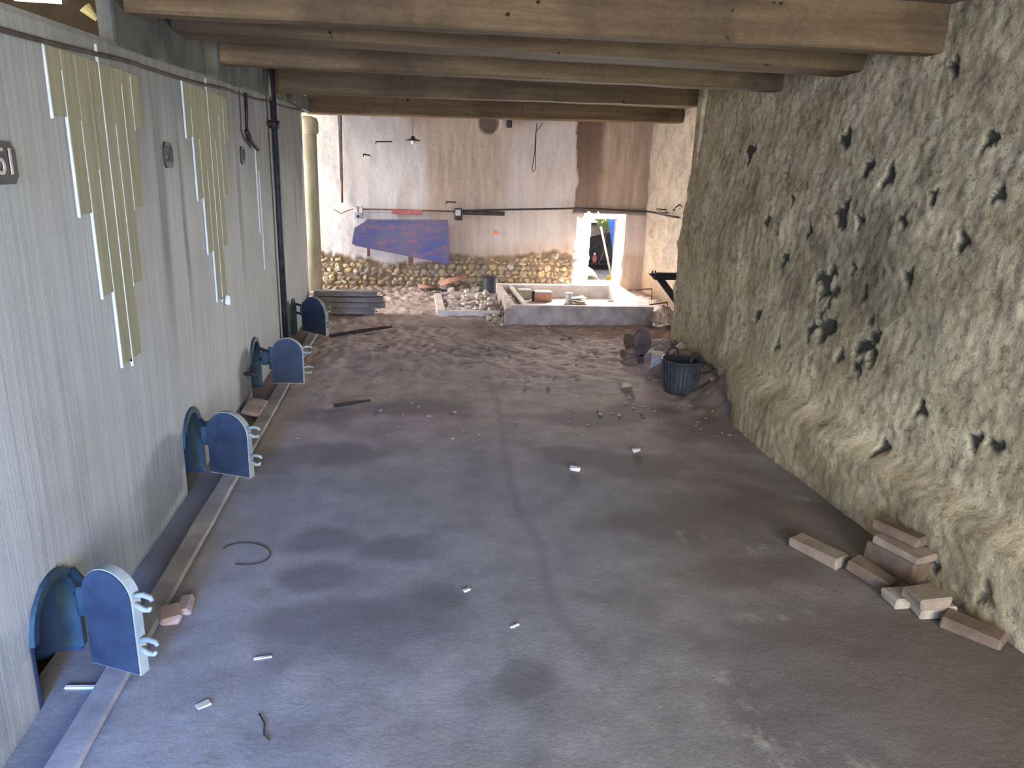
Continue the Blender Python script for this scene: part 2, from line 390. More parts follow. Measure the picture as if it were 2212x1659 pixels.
def ffn(i, j):
    x = FX0+i*FS; y = FY0+j*FS
    s = 0.0
    for k in range(len(seam)-1): s = max(s, 1-segd((x, y), seam[k], seam[k+1])/.045)
    s = max(0, s)*.55
    w = 1+.5*fr(x*4, y*4, 5, 3)
    for p, rx, ry in blots: s = max(s, .95*(1-sm(.5, 1.2, w*math.hypot((x-p.x)/(rx*1.3), (y-p.y)/(ry*2.2)))))
    ch = 0
    for p, rx, ry in chalks: ch = max(ch, 1-sm(.3, 1.1, w*math.hypot((x-p.x)/rx, (y-p.y)/ry)))
    if x < -.985: s = max(s, .55)
    kb = 0.0 if x < -.90 else (.25 if -.90 < x < -.57 else 0)
    d = sm(3.2, 5.2, y)*.95
    mud = .75*sm(.5, 2.0, x+.3*fr(x*2, y*2, 8, 3))*sm(4.5, 3.0, y)
    mud = max(mud, .95*sm(1.95, 2.1, x+.08*fr(x*8, y*8, 1, 3))*sm(4.3, 4.6, y)*sm(6.0, 5.5, y))
    return Vector((x, y, floor_h(x, y))), {'stain': s, 'chalk': ch, 'kerb': kb, 'dirt': d, 'mud': mud}
floor = structure(grid('floor', M['floor'], int((FX1-FX0)/FS), int((FY1-FY0)/FS), ffn, ('stain', 'chalk', 'kerb', 'dirt', 'mud')))
b = MB().box((1.0, -2.55, -.06), (7.2, 6.9, .1)); structure(b.build('floor', M['cement']))
b = MB().box((-3.35, 9.3, -.06), (4.4, 2.4, .1)); structure(b.build('floor', M['cement']))
b = MB().box((1, 5, -.2), (6, 11, .1)); structure(b.build('floor', M['earth']))

b = MB()
for k in range(36):
    y = 1.0+k*.195; e = .004*fr(y*2, 1, 3, 3); e2 = .004*fr(y*2.7, 5, 3, 3)
    b.v += [Vector((-.985+e, y, -.03)), Vector((-.982+e, y, .017+e2)), Vector((-.905+e2, y, .019+e)), Vector((-.897+e2, y, .008)), Vector((-.895, y, -.02))]
    if k:
        for q2 in range(4): a = (k-1)*5+q2; b.f.append((a, a+5, a+6, a+1))
structure(b.build('trim_1', M['kerb']))

# ------------------------------------------------------------------ LEFT WALL (front of the vats)
VX = -1.12; VEND = 8.46
def vtop(y): return 1.93+.036*max(y, 1.5)
HATCH = [(2.175, .135, .335), (3.725, .14, .37), (5.365, .14, .375), (7.22, .14, .35)]     # centre, half width, height
def inarch(y, z, g=0.0):
    for hc, hw, hh in HATCH:
        d = abs(y-hc); sp = hh-hw
        if d < hw+g and z < sp: return True
        if z >= sp and math.hypot(d, z-sp) < hw+g: return True
    return False
NY, NZ = 560, 96
Y0 = 0.0
def vfn(i, j):
    y = Y0+(VEND-Y0)*i/NY
    if j > NZ:                                   # top of the vats
        xx = VX-.02-(j-NZ)*.95
        return Vector((xx, y, vtop(y)-.004*(j-NZ))), {'soot_shade': .8, 'cavity': 0}
    z = -.05+(vtop(y)+.05)*j/NZ
    x = VX+.004*fr(y*1.3, z*1.3, 2, 3)
    cav = 0.0
    if inarch(y, z): x = VX-.42
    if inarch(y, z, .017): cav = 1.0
    if z > vtop(y)-.012: x -= .008
    soot_shade = .85*sm(1.15, 2.0, z+.25*fr(y*1.2, z*.4, 8, 3))*sm(1.6, 3.8, y)+.35*sm(4.0, 7.0, y)+.3*sm(.35, .0, z)  # soot at the top, plus the far end's dimmer light as colour
    for yy, ww in ((3.62, .10), (5.22, .09), (6.9, .16), (7.75, .10), (3.95, .05)):
        soot_shade = max(soot_shade, .85*sm(ww, ww*.4, abs(y-yy)+.03*fr(y*8, z*.5, 4, 2))*sm(.5, 1.3, z))
    return Vector((x, y, z)), {'soot_shade': min(1, soot_shade), 'cavity': cav}
wall_left = structure(grid('wall_left', M['vat'], NY, NZ+2, vfn, ('soot_shade', 'cavity'), smooth=False))
MB().box((VX-.05, VEND-.06, 1.05), (.10, .12, 2.2)).build('end_post', M['vat'], wall_left)

def strip(y0, y1, z0, z1, m, name, t=.006):
    b = MB(); b.cbox((VX+t/2+.001, (y0+y1)/2, (z0+z1)/2), (t+.006, y1-y0, z1-z0), .0015); return b.build(name, m, wall_left)
# stepped pendant ornament painted in relief on each vat
for cy_, pit, ztop in ((3.035, .104, 1.955), (4.545, .116, 2.01), (6.02, .095, 2.05)):
    faint = cy_ > 5.5
    for k in range(4):
        for sgn in (-1, 1):
            if faint and (k > 1): continue
            zb = (.83, 1.12, 1.42, 1.735)[k]
            y0 = cy_+(-(k+1)*pit if sgn < 0 else k*pit)
            if not faint: strip(y0+.008, y0+pit-.002, zb, ztop-.01, M['yellow'], 'painted_bar', .003)
            zt = {0: 1.57, 1: 1.73, 2: 1.88, 3: ztop}[k]
            if sgn > 0: zt = {0: 1.58, 1: 1.74, 2: 1.89, 3: 1.93}[k]
            ye = y0
            (not faint or sgn < 0) and strip(ye-.003, ye+.006, zb-.012, zt, M['white'], 'paint_line', .004)
    if not faint: strip(cy_-.003, cy_+.006, .80, ztop+.05, M['white'], 'paint_line', .005)

# piers standing on the vats and carrying the beams
for (ya, yb, dx) in ((3.27, 3.83, .06), (3.845, 4.62, .12), (4.92, 5.52, .16), (5.80, 6.36, .12), (6.56, 7.55, .14)):
    b = MB(); z0 = vtop((ya+yb)/2)-.03
    b.cbox((VX-dx/2-.004, (ya+yb)/2, (z0+2.43)/2), (dx, yb-ya, 2.43-z0), .008, j=.004)
    b.build('pier', M['pier'], wall_left)
b = MB(); b.cbox((VX-.03, 8.25, 2.27), (.16, 1.45, .14), .01, j=.004); b.build('lintel', M['pier'], wall_left)

# ------------------------------------------------------------------ RIGHT WALL
RX = 2.42; REND = 6.40
pits = [(1787, 710, 24, .045), (1885, 748, 27, .045), (1780, 605, 24, .03), (1760, 715, 14, .03), (1835, 578, 10, .03), (1955, 600, 13, .035), (1645, 682, 13, .03),
        (1700, 745, 11, .03), (1848, 478, 12, .035), (1810, 458, 20, .02), (2070, 520, 12, .03), (1950, 965, 11, .03), (2135, 950, 14, .03), (2175, 965, 14, .025),
        (2020, 885, 14, .02), (2020, 140, 12, .04), (1870, 790, 14, .03), (1865, 635, 11, .03), (1600, 330, 14, .02), (1740, 500, 11, .02), (1940, 470, 10, .02),
        (1900, 380, 14, .025), (2100, 300, 13, .025), (1790, 640, 20, .02), (1700, 430, 10, .02), (1880, 690, 10, .025), (1830, 770, 10, .025), (2000, 420, 12, .02),
        (2140, 420, 12, .02), (1800, 300, 14, .018), (2135, 1285, 18, .03), (2025, 1225, 10, .03), (1850, 360, 12, .02), (1690, 560, 8, .02), (1650, 480, 8, .02)]
PIT = []
for a, b_, r, d in pits:
    p = xp(a, b_, RX if b_ < 1100 else 2.2); PIT.append((p.y, p.z, r*p.length/1560*1.05, d))
RS = .0115
RY0 = .6; RNY = int((REND-RY0)/RS); RNZ = int(2.46/.0135)
def rfn(i, j):
    y = RY0+i*(REND-RY0)/RNY; z = -.06+j*(2.46+.06)/RNZ
    x = RX+.09*sm(.9, 2.2, z)
    foot = 1-sm(4.3, 5.4, y+.2*fr(y*2, z, 9, 2))
    led = .285+.03*fr(y*2.2, 1, 6, 3)
    x -= foot*.10*(1-sm(led, led+.11, z))
    x -= foot*.13*(1-sm(.1, 1.1, z))
    x += .022*fr(y*1.2, z*1.2, 3, 3)-.007*fr(y*6, z*6, 1, 4)-.006*fr(y*20, z*20, 5, 3)
    st = 0.0
    w0 = .9*fr(y*11, z*11, 2, 3); w1 = .5*fr(y*30, z*30, 2, 2)
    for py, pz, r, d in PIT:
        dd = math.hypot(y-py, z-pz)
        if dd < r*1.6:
            f = 1-sm(.82, 1.0, dd/r*(1+.35*math.sin(3*math.atan2(z-pz, y-py)+py*9))+w0+w1*.6); x += d*.75*f; st = max(st, f)  # pit insides: dark exposed stone, with their shadow in the colour too
    # damp, exposed area in the middle of the wall
    dz = math.hypot((y-3.75)/.75, (z-1.05)/.45)+.5*fr(y*3, z*3, 15, 4)
    st = max(st, (.42+.3*fr(y*7, z*7, 11, 4))*(1-sm(.5, 1.1, dz)))
    tn = foot*(1-sm(led-.02, led+.10, z))*(.55+.5*fr(y*3, z*5, 4, 3))
    tn = max(tn, .7*(1-sm(0, .5, z))*sm(4.6, 5.6, y))
    if y > REND-.06: x += .05*(y-REND+.06)/.06+.025*fr(y*2, z*7, 8, 3)
    return Vector((x, y, z)), {'stain': st, 'tan': max(0, min(1, tn))}
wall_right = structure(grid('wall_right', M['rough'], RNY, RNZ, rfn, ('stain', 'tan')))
MB().box((2.97, REND-.08, 1.15), (.98, .10, 2.6)).build('return_face', M['rough'], wall_right)
def far_r(i, j):
    y = REND-.05+i*.03; z = -.05+j*.03
    x = 3.32+.012*fr(y*4, z*4, 2, 4)-.010*fr(y*22, z*22, 1, 3)
    return Vector((x, y, z)), {'stain': .4*(1-sm(.0, .5, z)), 'tan': .6*(1-sm(.1, .7, z+.2*fr(y*3, z*3, 1, 3)))}
structure(grid('wall_right_far', M['farwall'], 124, 84, far_r, ('stain', 'tan')))

# ------------------------------------------------------------------ END WALL
BY = 10.05; BX0, BX1, BS = -3.1, 3.4, .024
BN = int((BX1-BX0)/BS); BZ = int(2.5/BS)
def ztop_rub(x): return .50+.05*fr(x*2.3, 0, 4, 3)-.10*sm(-1.0, -.2, x)*(1-sm(.0, .7, x))+.08*sm(.9, 2.0, x)
WXA, WXB, WZT = 2.31, 3.02, 1.13
def hole(x, z):
    e = .018*fr(x*9, z*9, 3, 3)
    return WXA+e-.02*sm(.6, 0, z) < x < WXB+e and -.1 < z < WZT+e-(.06 if x < 2.42 else 0)
def bfn(i, j):
    x = BX0+i*BS; z = -.05+j*BS
    rub = 1-sm(-.03, .03, z-ztop_rub(x)+.04*fr(x*12, z*12, 4, 3))
    if x > 2.28: rub *= .2
    y = BY-.03*(1-rub)+.008*fr(x*3, z*3, 2, 3)+.004*fr(x*20, z*20, 6, 3)
    edge = 2.27+.035*fr(z*6, 3, 2, 4)+.03*math.sin(z*5)
    rec = sm(edge, edge+.02, x) if z > 1.13 else 0
    y += .05*rec
    nd = math.hypot(x-1.075, (z-2.25))
    if nd < .16: y += .07*(1-sm(.12, .14, nd))
    dark_zone = rec*(1-sm(2.58, 2.70, x+.03*fr(x*5, z*5, 1, 3)))*(.55+.35*sm(1.2, 2.2, z))
    dark_zone = max(dark_zone, .8*(1-sm(.12, .14, nd)))  # the round niche is coloured darker over its whole recess
    brown = sm(-.35, .1, x+.35*fr(x*2, z*.8, 7, 3)-.30*(2.2-z)*.5)*(.85-.55*sm(.7, 1.6, x-.4*(z-1.2)+.3*fr(x*3, z*.6, 3, 3)))
    brown = max(brown, .8*sm(.95, .5, z)*sm(.2, .8, x), .95*rec)
    brown = max(brown, .5*sm(3.0, 3.1, x))
    return Vector((x, y, z)), {'brown': min(1, brown), 'dark_zone': min(1, dark_zone), 'rubble': rub}
wall_back = structure(grid('wall_back', M['end'], BN, BZ, bfn, ('brown', 'dark_zone', 'rubble'), skip=lambda i, j: hole(BX0+(i+.5)*BS, -.05+(j+.5)*BS)))
# the hole broken through the end wall: reveals of the thick wall
def reveal(name, u0, u1, fn):
    b = MB(); n, m_ = 6, 22
    for i in range(n+1):
        for j in range(m_+1): b.v.append(fn(i/n, j/m_))
    for i in range(n):
        for j in range(m_):
            a = i*(m_+1)+j; b.f.append((a, a+m_+1, a+m_+2, a+1))
    return b
win = bpy.data.objects.new('window_1', None); COL.objects.link(win); structure(win)
JR = lambda a, b_: .022*fr(a*7, b_*9, 2, 3)
reveal('r', 0, 1, lambda u, v: Vector((WXA-.015+u*.37+JR(u, v), BY-.02+u*.55, -.02+v*1.17))).build('reveal_left', M['palecement'], win)
reveal('r', 0, 1, lambda u, v: Vector((WXB+.015+u*.05+JR(u+3, v), BY-.02+u*.55, -.02+v*1.17))).build('reveal_right', M['end'], win)
reveal('r', 0, 1, lambda u, v: Vector((WXA-.03+v*.78, BY-.02+u*.55, WZT+.012-u*.12+JR(u, v+5)))).build('reveal_head', M['palecement'], win)
reveal('r', 0, 1, lambda u, v: Vector((WXA-.03+v*.78, BY-.03+u*.6, .02+.10*u+JR(u, v+9)))).build('sill', M['palecement'], win)
# thickness of the wall, seen from outside
b = MB()
b.box((-.42, BY+.34, 1.2), (5.35, .5, 2.6)); b.box((3.25, BY+.34, 1.2), (.42, .5, 2.6)); b.box((2.66, BY+.34, 1.83), (.80, .5, 1.34))
b.build('outer_leaf', M['stone3'], wall_back)

# stones of the exposed rubble footing, each a part of the wall
variants = []
for k in range(14):
    b = MB(); n = 6; prof = [(.55, -.42), (.98, -.15), (1.0, .18), (.6, .45)]
    for (r, z) in prof:
        for a in range(n):
            t = 2*math.pi*(a+rnd.uniform(-.25, .25))/n; rr = r*rnd.uniform(.72, 1.2)*.5
            b.v.append(Vector((rr*math.cos(t), rr*math.sin(t), z+rnd.uniform(-.16, .16))))
    for i in range(3):
        for a in range(n): b.f.append((i*n+a, i*n+(a+1) % n, (i+1)*n+(a+1) % n, (i+1)*n+a))
    b.f.append(tuple(reversed(range(n)))); b.f.append(tuple(range(3*n, 4*n)))
    me = bpy.data.meshes.new('stone'); me.from_pydata(b.v, [], b.f); variants.append(me)
def mesh_variant(k, m):
    key = (k, m.name)
    if key not in VC:
        me = variants[k].copy(); me.materials.append(m); VC[key] = me
    return VC[key]
VC = {}
def rock(name, p, size, m, parent=None, flat=False):
    o = bpy.data.objects.new(name, mesh_variant(rnd.randrange(14), m)); COL.objects.link(o)
    o.location = p; o.scale = size
    o.rotation_euler = (rnd.uniform(-.4, .4), rnd.uniform(-.4, .4), rnd.uniform(0, 6.3)) if not flat else (rnd.uniform(-.2, .2), rnd.uniform(-.5, .5), rnd.choice((0, math.pi))+rnd.uniform(-.3, .3))
    if parent: o.parent = parent
    return o
ns = 0; z = .045
while z < .66 and ns < 298:
    hrow = rnd.uniform(.040, .082); x = -1.45+rnd.uniform(0, .05)
    while x < 2.26 and ns < 298:
        w = rnd.uniform(.05, .145)
        if z+hrow*.3 < ztop_rub(x+w/2)-.02+rnd.uniform(-.05, .02):
            m = rnd.choice(('stone', 'stone', 'stone', 'stone2', 'stone3', 'stone3', 'palestone', 'brick')); 
            rock('stone', (x+w/2, BY+.012+rnd.uniform(-.012, .008), z+rnd.uniform(-.01, .01)), (w*1.08, rnd.uniform(.05, .09), hrow*rnd.uniform(.85, 1.35)), M[m], wall_back, True); ns += 1
        x += w
    z += hrow

# ------------------------------------------------------------------ CEILING
b = MB(); b.box((1.05, 4.5, 2.52), (4.9, 11.4, .18))
ceiling = structure(b.build('ceiling', M['slab']))
def beam(yf, depth, pl, pr, xl=-1.16, xr=2.70):
    """front bottom edge read at two points of the beam standing at distance yf"""
    a = yp(*pl, yf); c_ = yp(*pr, yf); k = (c_.z-a.z)/(c_.x-a.x)
    zl = a.z+k*(xl-a.x); zr = a.z+k*(xr-a.x); n = 40; b = MB()
    rows = []
    for i in range(n+1):
        x = xl+(xr-xl)*i/n; z = zl+(zr-zl)*i/n
        e = .004*fr(x*3, yf, 1, 3)
        rows.append([Vector((x, yf+e, 2.44)), Vector((x, yf+e, z+.012)), Vector((x, yf+.012, z+e)), Vector((x, yf+depth-.012, z+e)), Vector((x, yf+depth, z+.012)), Vector((x, yf+depth, 2.44))])
    for r in rows: b.v += r
    for i in range(n):
        for k2 in range(5):
            p = i*6+k2; b.f.append((p, p+6, p+7, p+1))
    b.f.append(tuple(range(6))); b.f.append(tuple(n*6+k2 for k2 in reversed(range(6))))
    return b.build('beam', M['beam'], ceiling)
beam(3.40, .12, (600, 42), (2080, 118))
beam(4.02, .28, (700, 85), (1930, 157))
beam(4.94, .14, (700, 148), (1740, 198))
beam(6.72, .16, (620, 200), (1600, 232))
beam(8.92, .22, (680, 245), (1495, 266), xl=-1.12, xr=3.30)
# formwork boards left under the slab between the beams
# roof over the vats and outer walls with openings
def solid(name, m, *boxes, parent=None):
    b = MB()
    for ctr, size in boxes: b.box(ctr, size)
    o = b.build(name, m, parent); 
    if not parent: structure(o)
    return o
solid('wall_outer', M['slab'], ((-3.25, 2.6, 1.35), (.2, 8.0, 2.95)), ((-3.25, 2.6, 4.05), (.2, 8.0, .7)), ((-3.25, -.4, 3.2), (.2, 1.8, 1.2)), ((-3.25, 4.5, 3.2), (.2, 4.2, 1.2)), ((-3.25, 7.5, 1.25), (.2, 1.8, 2.6)), ((-3.25, 7.5, 3.98), (.2, 1.8, .5)),
      ((-3.25, 9.3, 3.2), (.2, 1.8, 2.0)), ((-3.25, 10.12, 1.1), (.2, .16, 2.3)), ((-3.25, 8.5, 1.1), (.2, .14, 2.3)))
solid('ceiling_over_vats', M['slab'], ((-2.25, 4.6, 4.3), (2.2, 11.6, .15)))
solid('wall_cross', M['slab'], ((-2.2, 6.2, 2.33), (2.1, .12, .68)), ((-3.05, 6.2, 3.435), (.46, .12, 1.53)), ((-1.86, 6.2, 3.435), (1.10, .12, 1.53)), ((-2.6, 6.2, 3.9), (.5, .12, .7)))
solid('wall_upper', M['pier'], ((-1.36, 4.6, 3.4), (.10, 11.6, 1.75)))
solid('wall_back_upper', M['brickwall'], ((-2.25, 10.2, 3.3), (2.2, .2, 2.0)))
# wall behind the camera with a wide doorway
solid('wall_front', M['cement'], ((-2.3, -1.2, 2.1), (2.1, .15, 4.4)), ((2.95, -1.2, 1.2), (1.2, .15, 2.6)), ((.6, -1.2, 2.35), (3.9, .15, .3)))
solid('wall_left_near', M['vat'], ((-1.17, -.55, 1.0), (.1, 1.25, 2.1)))
solid('wall_right_near', M['rough'], ((2.5, -.3, 1.2), (.1, 1.9, 2.6)))

# ------------------------------------------------------------------ HATCH DOORS
def arch(hw, hh, n=16):
    pts = [(-hw, 0), (hw, 0)]; sp = hh-hw
    return pts+[(hw*math.cos(math.pi*k/n), sp+hw*math.sin(math.pi*k/n)) for k in range(n+1)]
for hc, hw, hh in HATCH:                                     # cast frames round the openings
    outer = [(hc+u, max(z, -.01)) for u, z in arch(hw+.022, hh+.022)][1:]
    inner = [(hc+u, z) for u, z in arch(hw-.008, hh-.008)][1:]
    b = MB(); n = len(outer)
    for (yy, zz) in outer: b.v += [Vector((VX-.01, yy, zz)), Vector((VX+.014, yy, zz))]
    for (yy, zz) in inner: b.v += [Vector((VX+.014, yy, zz)), Vector((VX-.05, yy, zz))]
    for k in range(n-1):
        b.f += [(2*k, 2*k+1, 2*k+3, 2*k+2), (2*k+1, 2*n+2*k, 2*n+2*k+2, 2*k+3), (2*n+2*k, 2*n+2*k+1, 2*n+2*k+3, 2*n+2*k+2)]
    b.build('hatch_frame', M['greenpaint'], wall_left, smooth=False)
def hatch(p0, p1, z0, h, label, hinge_y):
    """p0 hinge-side, p1 free-side foot of the door in plan"""
    p0 = Vector((p0[0], p0[1], 0)); p1 = Vector((p1[0], p1[1], 0)); d = (p1-p0); w = d.length; d.normalize()
    nrm = Vector((d.y, -d.x, 0))                              # towards the camera
    if nrm.y > 0: nrm = -nrm
    t = thing('hatch_door', ((p0+p1)/2+Vector((0, 0, z0))), label, 'hatch door', 'hatch doors of the vats')
    mid = (p0+p1)/2
    def P(u, z, k=0.0): return mid+d*u+Vector((0, 0, z0+z))+nrm*k
    dp = MB().prism([P(u, z, -.020) for u, z in arch(w/2, h)], nrm*.032).build('door_panel', M['cream'], t)
    MB().prism([P(u-.002, z+.006, .011) for u, z in arch(w/2-.004, h-.010)], nrm*.006).build('rubber_face', M['veilblue'], t)
    for zz in (.30*h, .74*h):
        b = MB()
        for sg, ln in ((1, .065), (-1, .055)):
            pts = [P(w/2-.01, zz+sg*.012, 0), P(w/2+ln*.5, zz+sg*.026, 0), P(w/2+ln*.9, zz+sg*.022, 0), P(w/2+ln, zz+sg*.012, 0)]
            b.tube(pts, [.010, .009, .008, .006], 8)
        b.build('latch_fork', M['cream'], dp, smooth=True)
    b = MB()
    hp = Vector((VX+.03, hinge_y, z0+.5*h)); 
    for zz in (.42*h, .66*h):
        b.tube([Vector((VX+.01, hinge_y, z0+zz)), P(-w/2-.015, zz, -.03), P(-w/2+.03, zz, -.016)], .012, 8)
    b.tube([P(-w/2-.012, .30*h, -.02), P(-w/2-.012, .78*h, -.02)], .013, 8)
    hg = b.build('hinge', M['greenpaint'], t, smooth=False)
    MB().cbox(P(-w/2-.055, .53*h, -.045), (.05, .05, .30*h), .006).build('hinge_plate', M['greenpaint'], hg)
    return t
a, b_ = fl(207, 1418, .07), fl(313, 1458, .05)
hatch((a.x, a.y), (b_.x, b_.y), .055, .355, 'dark blue arched hatch door nearest the camera, swung open from the grey vat', 2.31)
a, b_ = fl(459, 1016, .06), fl(545, 1034, .05)
hatch((a.x, a.y), (b_.x, b_.y), .055, .345, 'second dark blue arched hatch door from the camera, open beside the pink slab in the gutter', 3.86)
a, b_ = fl(590, 826, .06), fl(658, 826, .06)
hatch((a.x, a.y), (b_.x, b_.y), .055, .345, 'third arched hatch door from the camera, open just before the foot of the black pipe', 5.50)
a, b_ = fl(656, 713, .06), fl(707, 725, .06)
hatch((a.x, a.y), (b_.x, b_.y), .055, .36, 'farthest arched hatch door, open in front of the timber stack', 7.36)

# ------------------------------------------------------------------ number plates
def plate(yc, zc, txt, label, dm='digit'):
    t = thing('number_plate', (VX+.01, yc, zc), label, 'number plate', 'number plates on the vats')
    hw, hh, k = .062, .058, .022
    poly = [(-hw, -hh+k), (-hw+k, -hh), (hw-k, -hh), (hw, -hh+k), (hw, hh-k), (hw-k, hh), (-hw+k, hh), (-hw, hh-k)]
    MB().prism([Vector((VX+.002, yc+u, zc+v)) for u, v in poly], (.007, 0, 0)).build('backing', M['plate'], t)
    cu = bpy.data.curves.new('digits', 'FONT'); cu.body = txt; cu.size = .105; cu.align_x = 'CENTER'; cu.align_y = 'CENTER'; cu.extrude = .0015
    tmp = bpy.data.objects.new('tmp', cu); COL.objects.link(tmp)
    dg = bpy.context.evaluated_depsgraph_get(); me = bpy.data.meshes.new_from_object(tmp.evaluated_get(dg))
    bpy.data.objects.remove(tmp)
    me.materials.clear(); me.materials.append(M[dm])
    o = bpy.data.objects.new('digits', me); COL.objects.link(o); o.parent = t
    o.rotation_euler = (math.pi/2, 0, math.pi/2); o.location = (.0005, 0, 0)
    return t
plate(2.285, 1.585, '51', 'dark octagonal plate with pale digits 51 at the left edge of the view')
plate(3.76, 1.635, '50', 'dark octagonal number plate between the two yellow stepped ornaments', 'worndigit')
p = plate(5.39, 1.665, '49', 'faint octagonal number plate under the hanging strap', 'worndigit')

# ------------------------------------------------------------------ things on the left wall
pts = []
for k in range(41):
    y = 1.2+k*(8.55-1.2)/40; pts.append((VX+.016, y, 1.858+.0385*y-.012*abs(math.sin(y*1.9))))
tag(MB().tube(pts, .008, 8).build('cable', M['cable'], smooth=True), 'rusty cable strung along the top of the vats', 'cable')
t = thing('downpipe', (VX+.04, 6.46, .1), 'thin black vertical pipe with a collar on the left wall', 'pipe')
MB().tube([(VX+.04, 6.5, 2.4), (VX+.04, 6.5, 1.2), (VX+.04, 6.5, .10)], .026, 12).build('pipe', M['black'], t, smooth=True)
z_ = xp(586, 270).z
MB().tube([(VX+.04, 6.5, z_-.03), (VX+.04, 6.5, z_+.03)], .044, 12).build('collar', M['black'], t, smooth=True)
MB().cbox((VX+.012, 6.47, z_), (.03, .14, .025), .004).build('bracket', M['black'], t)
a = xp(520, 200); b1 = xp(524, 292); b2 = xp(545, 322)
t = thing('hanging_strap', a, 'dark strap with a bent end hanging from the cable on the left wall', 'strap')
MB().tube([a+Vector((.03, 0, 0)), (a+b1)/2+Vector((.03, .01, 0)), b1+Vector((.03, 0, 0))], .012, 8).build('rod', M['black'], t, smooth=True)
MB().tube([b1+Vector((.03, -.01, .03)), b1+Vector((.035, .06, -.02)), b2+Vector((.04, 0, 0))], [.017, .021, .015], 8).build('buckle', M['iron'], t, smooth=True)
a = xp(527, 808)
t = thing('tap', a, 'small dark tap on the left wall beside the third hatch', 'tap')
MB().tube([a, a+Vector((.07, 0, 0)), a+Vector((.085, 0, -.03))], .011, 8).build('spout', M['iron'], t, smooth=True)
MB().tube([a+Vector((.04, 0, 0)), a+Vector((.04, 0, .05))], [.008, .004], 8).build('stem', M['iron'], t, smooth=True)
MB().tube([a+Vector((.04, -.08, .008)), a+Vector((.04, .07, -.006))], .007, 8).build('lever', M['iron'], t, smooth=True)
a = xp(487, 648)
tag(MB().cbox(a+Vector((.012, 0, 0)), (.03, .03, .06), .006, j=.006).build('paint_flake', M['chip'], at=a), 'white flake peeling at the tip of the second ornament', 'flake')

a = xp(203, 40, -1.25)
b = MB()
for k in range(9):
    t_ = k/8; b.v += [a+Vector((-.03+.02*math.sin(3*t_), -.05+.11*t_, .02+.035*math.sin(math.pi*t_))), a+Vector((.025, -.05+.11*t_, -.015+.015*math.sin(math.pi*t_*2)))]
    if k: b.f.append((2*k-2, 2*k, 2*k+1, 2*k-1))
o = b.build('curled_scrap', M['yellowscrap'], at=a); md = o.modifiers.new('thickness', 'SOLIDIFY'); md.thickness = .004
tag(o, 'curled pale yellow scrap lying on the vat top near the first pier', 'scrap')

# ------------------------------------------------------------------ column by the end wall
cb = Vector((-1.215, 9.72, .02))
t = thing('standpipe', cb, 'fat round cement pipe with a collar at the end of the vats', 'pipe')
MB().lathe(cb, [(.10, 0), (.102, 1.0), (.100, 2.02)], 28).build('shaft', M['asbestos'], t, smooth=True)
MB().lathe(cb+Vector((0, 0, 2.0)), [(.102, -.02), (.128, .0), (.130, .12), (.11, .17), (.05, .19)], 28).build('collar', M['asbestos'], t, smooth=True)
MB().cbox(cb+Vector((.06, -.06, .02)), (.26, .2, .05), .01).build('foot', M['cement'], t)

# ------------------------------------------------------------------ timber stack
sp = [(.020, -1.06, -.385, 8.28, .075, .14), (.085, -1.08, -.262, 8.31, .062, .15), (.145, -1.06, -.285, 8.33, .064, .14), (.208, -1.06, -.355, 8.36, .062, .13)]
names = ['lowest squared timber of the stack by the farthest hatch', 'second timber from the floor, jutting out farthest from the stack', 'third timber from the floor in the stack, lying under the top one', 'topmost weathered timber of the stack by the farthest hatch']
for (zz, xa, xb, yy, hgt, dep), lb in zip(sp, names):
    o = MB().cbox(((xa+xb)/2, yy+dep/2, zz+hgt/2-.005), (xb-xa, dep, hgt-.004), .005, Matrix.Rotation(rnd.uniform(-.01, .01), 3, 'Z'), .003).build('timber', M['wood'], at=((xa+xb)/2, yy+dep/2, zz))
    tag(o, lb, 'timber', 'timbers stacked at the end of the vats')
a, b_ = fl(712, 727, .01), fl(846, 708, .03)
t = MB(); t.tube([a+Vector((0, 0, .008)), (a+b_)/2+Vector((0, 0, .012)), b_+Vector((0, 0, .012))], [.016, .02, .012], 6)
tag(t.build('wooden_bar', M['iron'], at=a), 'thin dark bar lying on the dirt in front of the farthest hatch', 'bar')

# ------------------------------------------------------------------ BASIN
ZR = .215
A, B_, D, E_ = Vector((1.13, 7.83, 0)), Vector((2.755, 7.80, 0)), Vector((2.82, 9.50, 0)), Vector((1.155, 9.50, 0))
t = thing('basin', (1.95, 8.65, 0), 'large low concrete basin with open top in front of the wall hole', 'basin')
def wallseg(a, b_, thick, zt, side, z0=-.03):
    d = (b_-a).normalized(); nr = Vector((-d.y, d.x, 0))*side*thick
    return MB().prism([a+Vector((0, 0, z0)), b_+Vector((0, 0, z0)), b_+nr+Vector((0, 0, z0)), a+nr+Vector((0, 0, z0))], (0, 0, zt-z0))
wallseg(A, B_, .07, ZR, 1).build('front_wall', M['cement'], t)
wallseg(D, E_, .10, ZR, 1).build('back_wall', M['palecement'], t)
wallseg(B_+Vector((0, .07, 0)), D-Vector((0, .1, 0)), .15, ZR, 1).build('right_wall', M['palecement'], t)
wallseg(E_-Vector((0, .1, 0)), A+Vector((0, .07, 0)), .05, ZR, 1).build('left_wall', M['cement'], t)
wallseg(E_-Vector((-.15, .1, 0)), A+Vector((.15, .07, 0)), .05, ZR-.004, 1).build('inner_left_wall', M['cement'], t)
MB().box((1.12, 7.87, .07), (.10, .12, .2), None, .02).build('broken_corner', M['cement'], t)
MB().prism([A+Vector((.03, .03, .02)), B_+Vector((-.03, .03, .02)), D+Vector((-.03, -.03, .02)), E_+Vector((.03, -.03, .02))], (0, 0, .03)).build('bottom', M['chip'], t)  # white colour stands in for a floor blown out by the hole's light
zb = .05
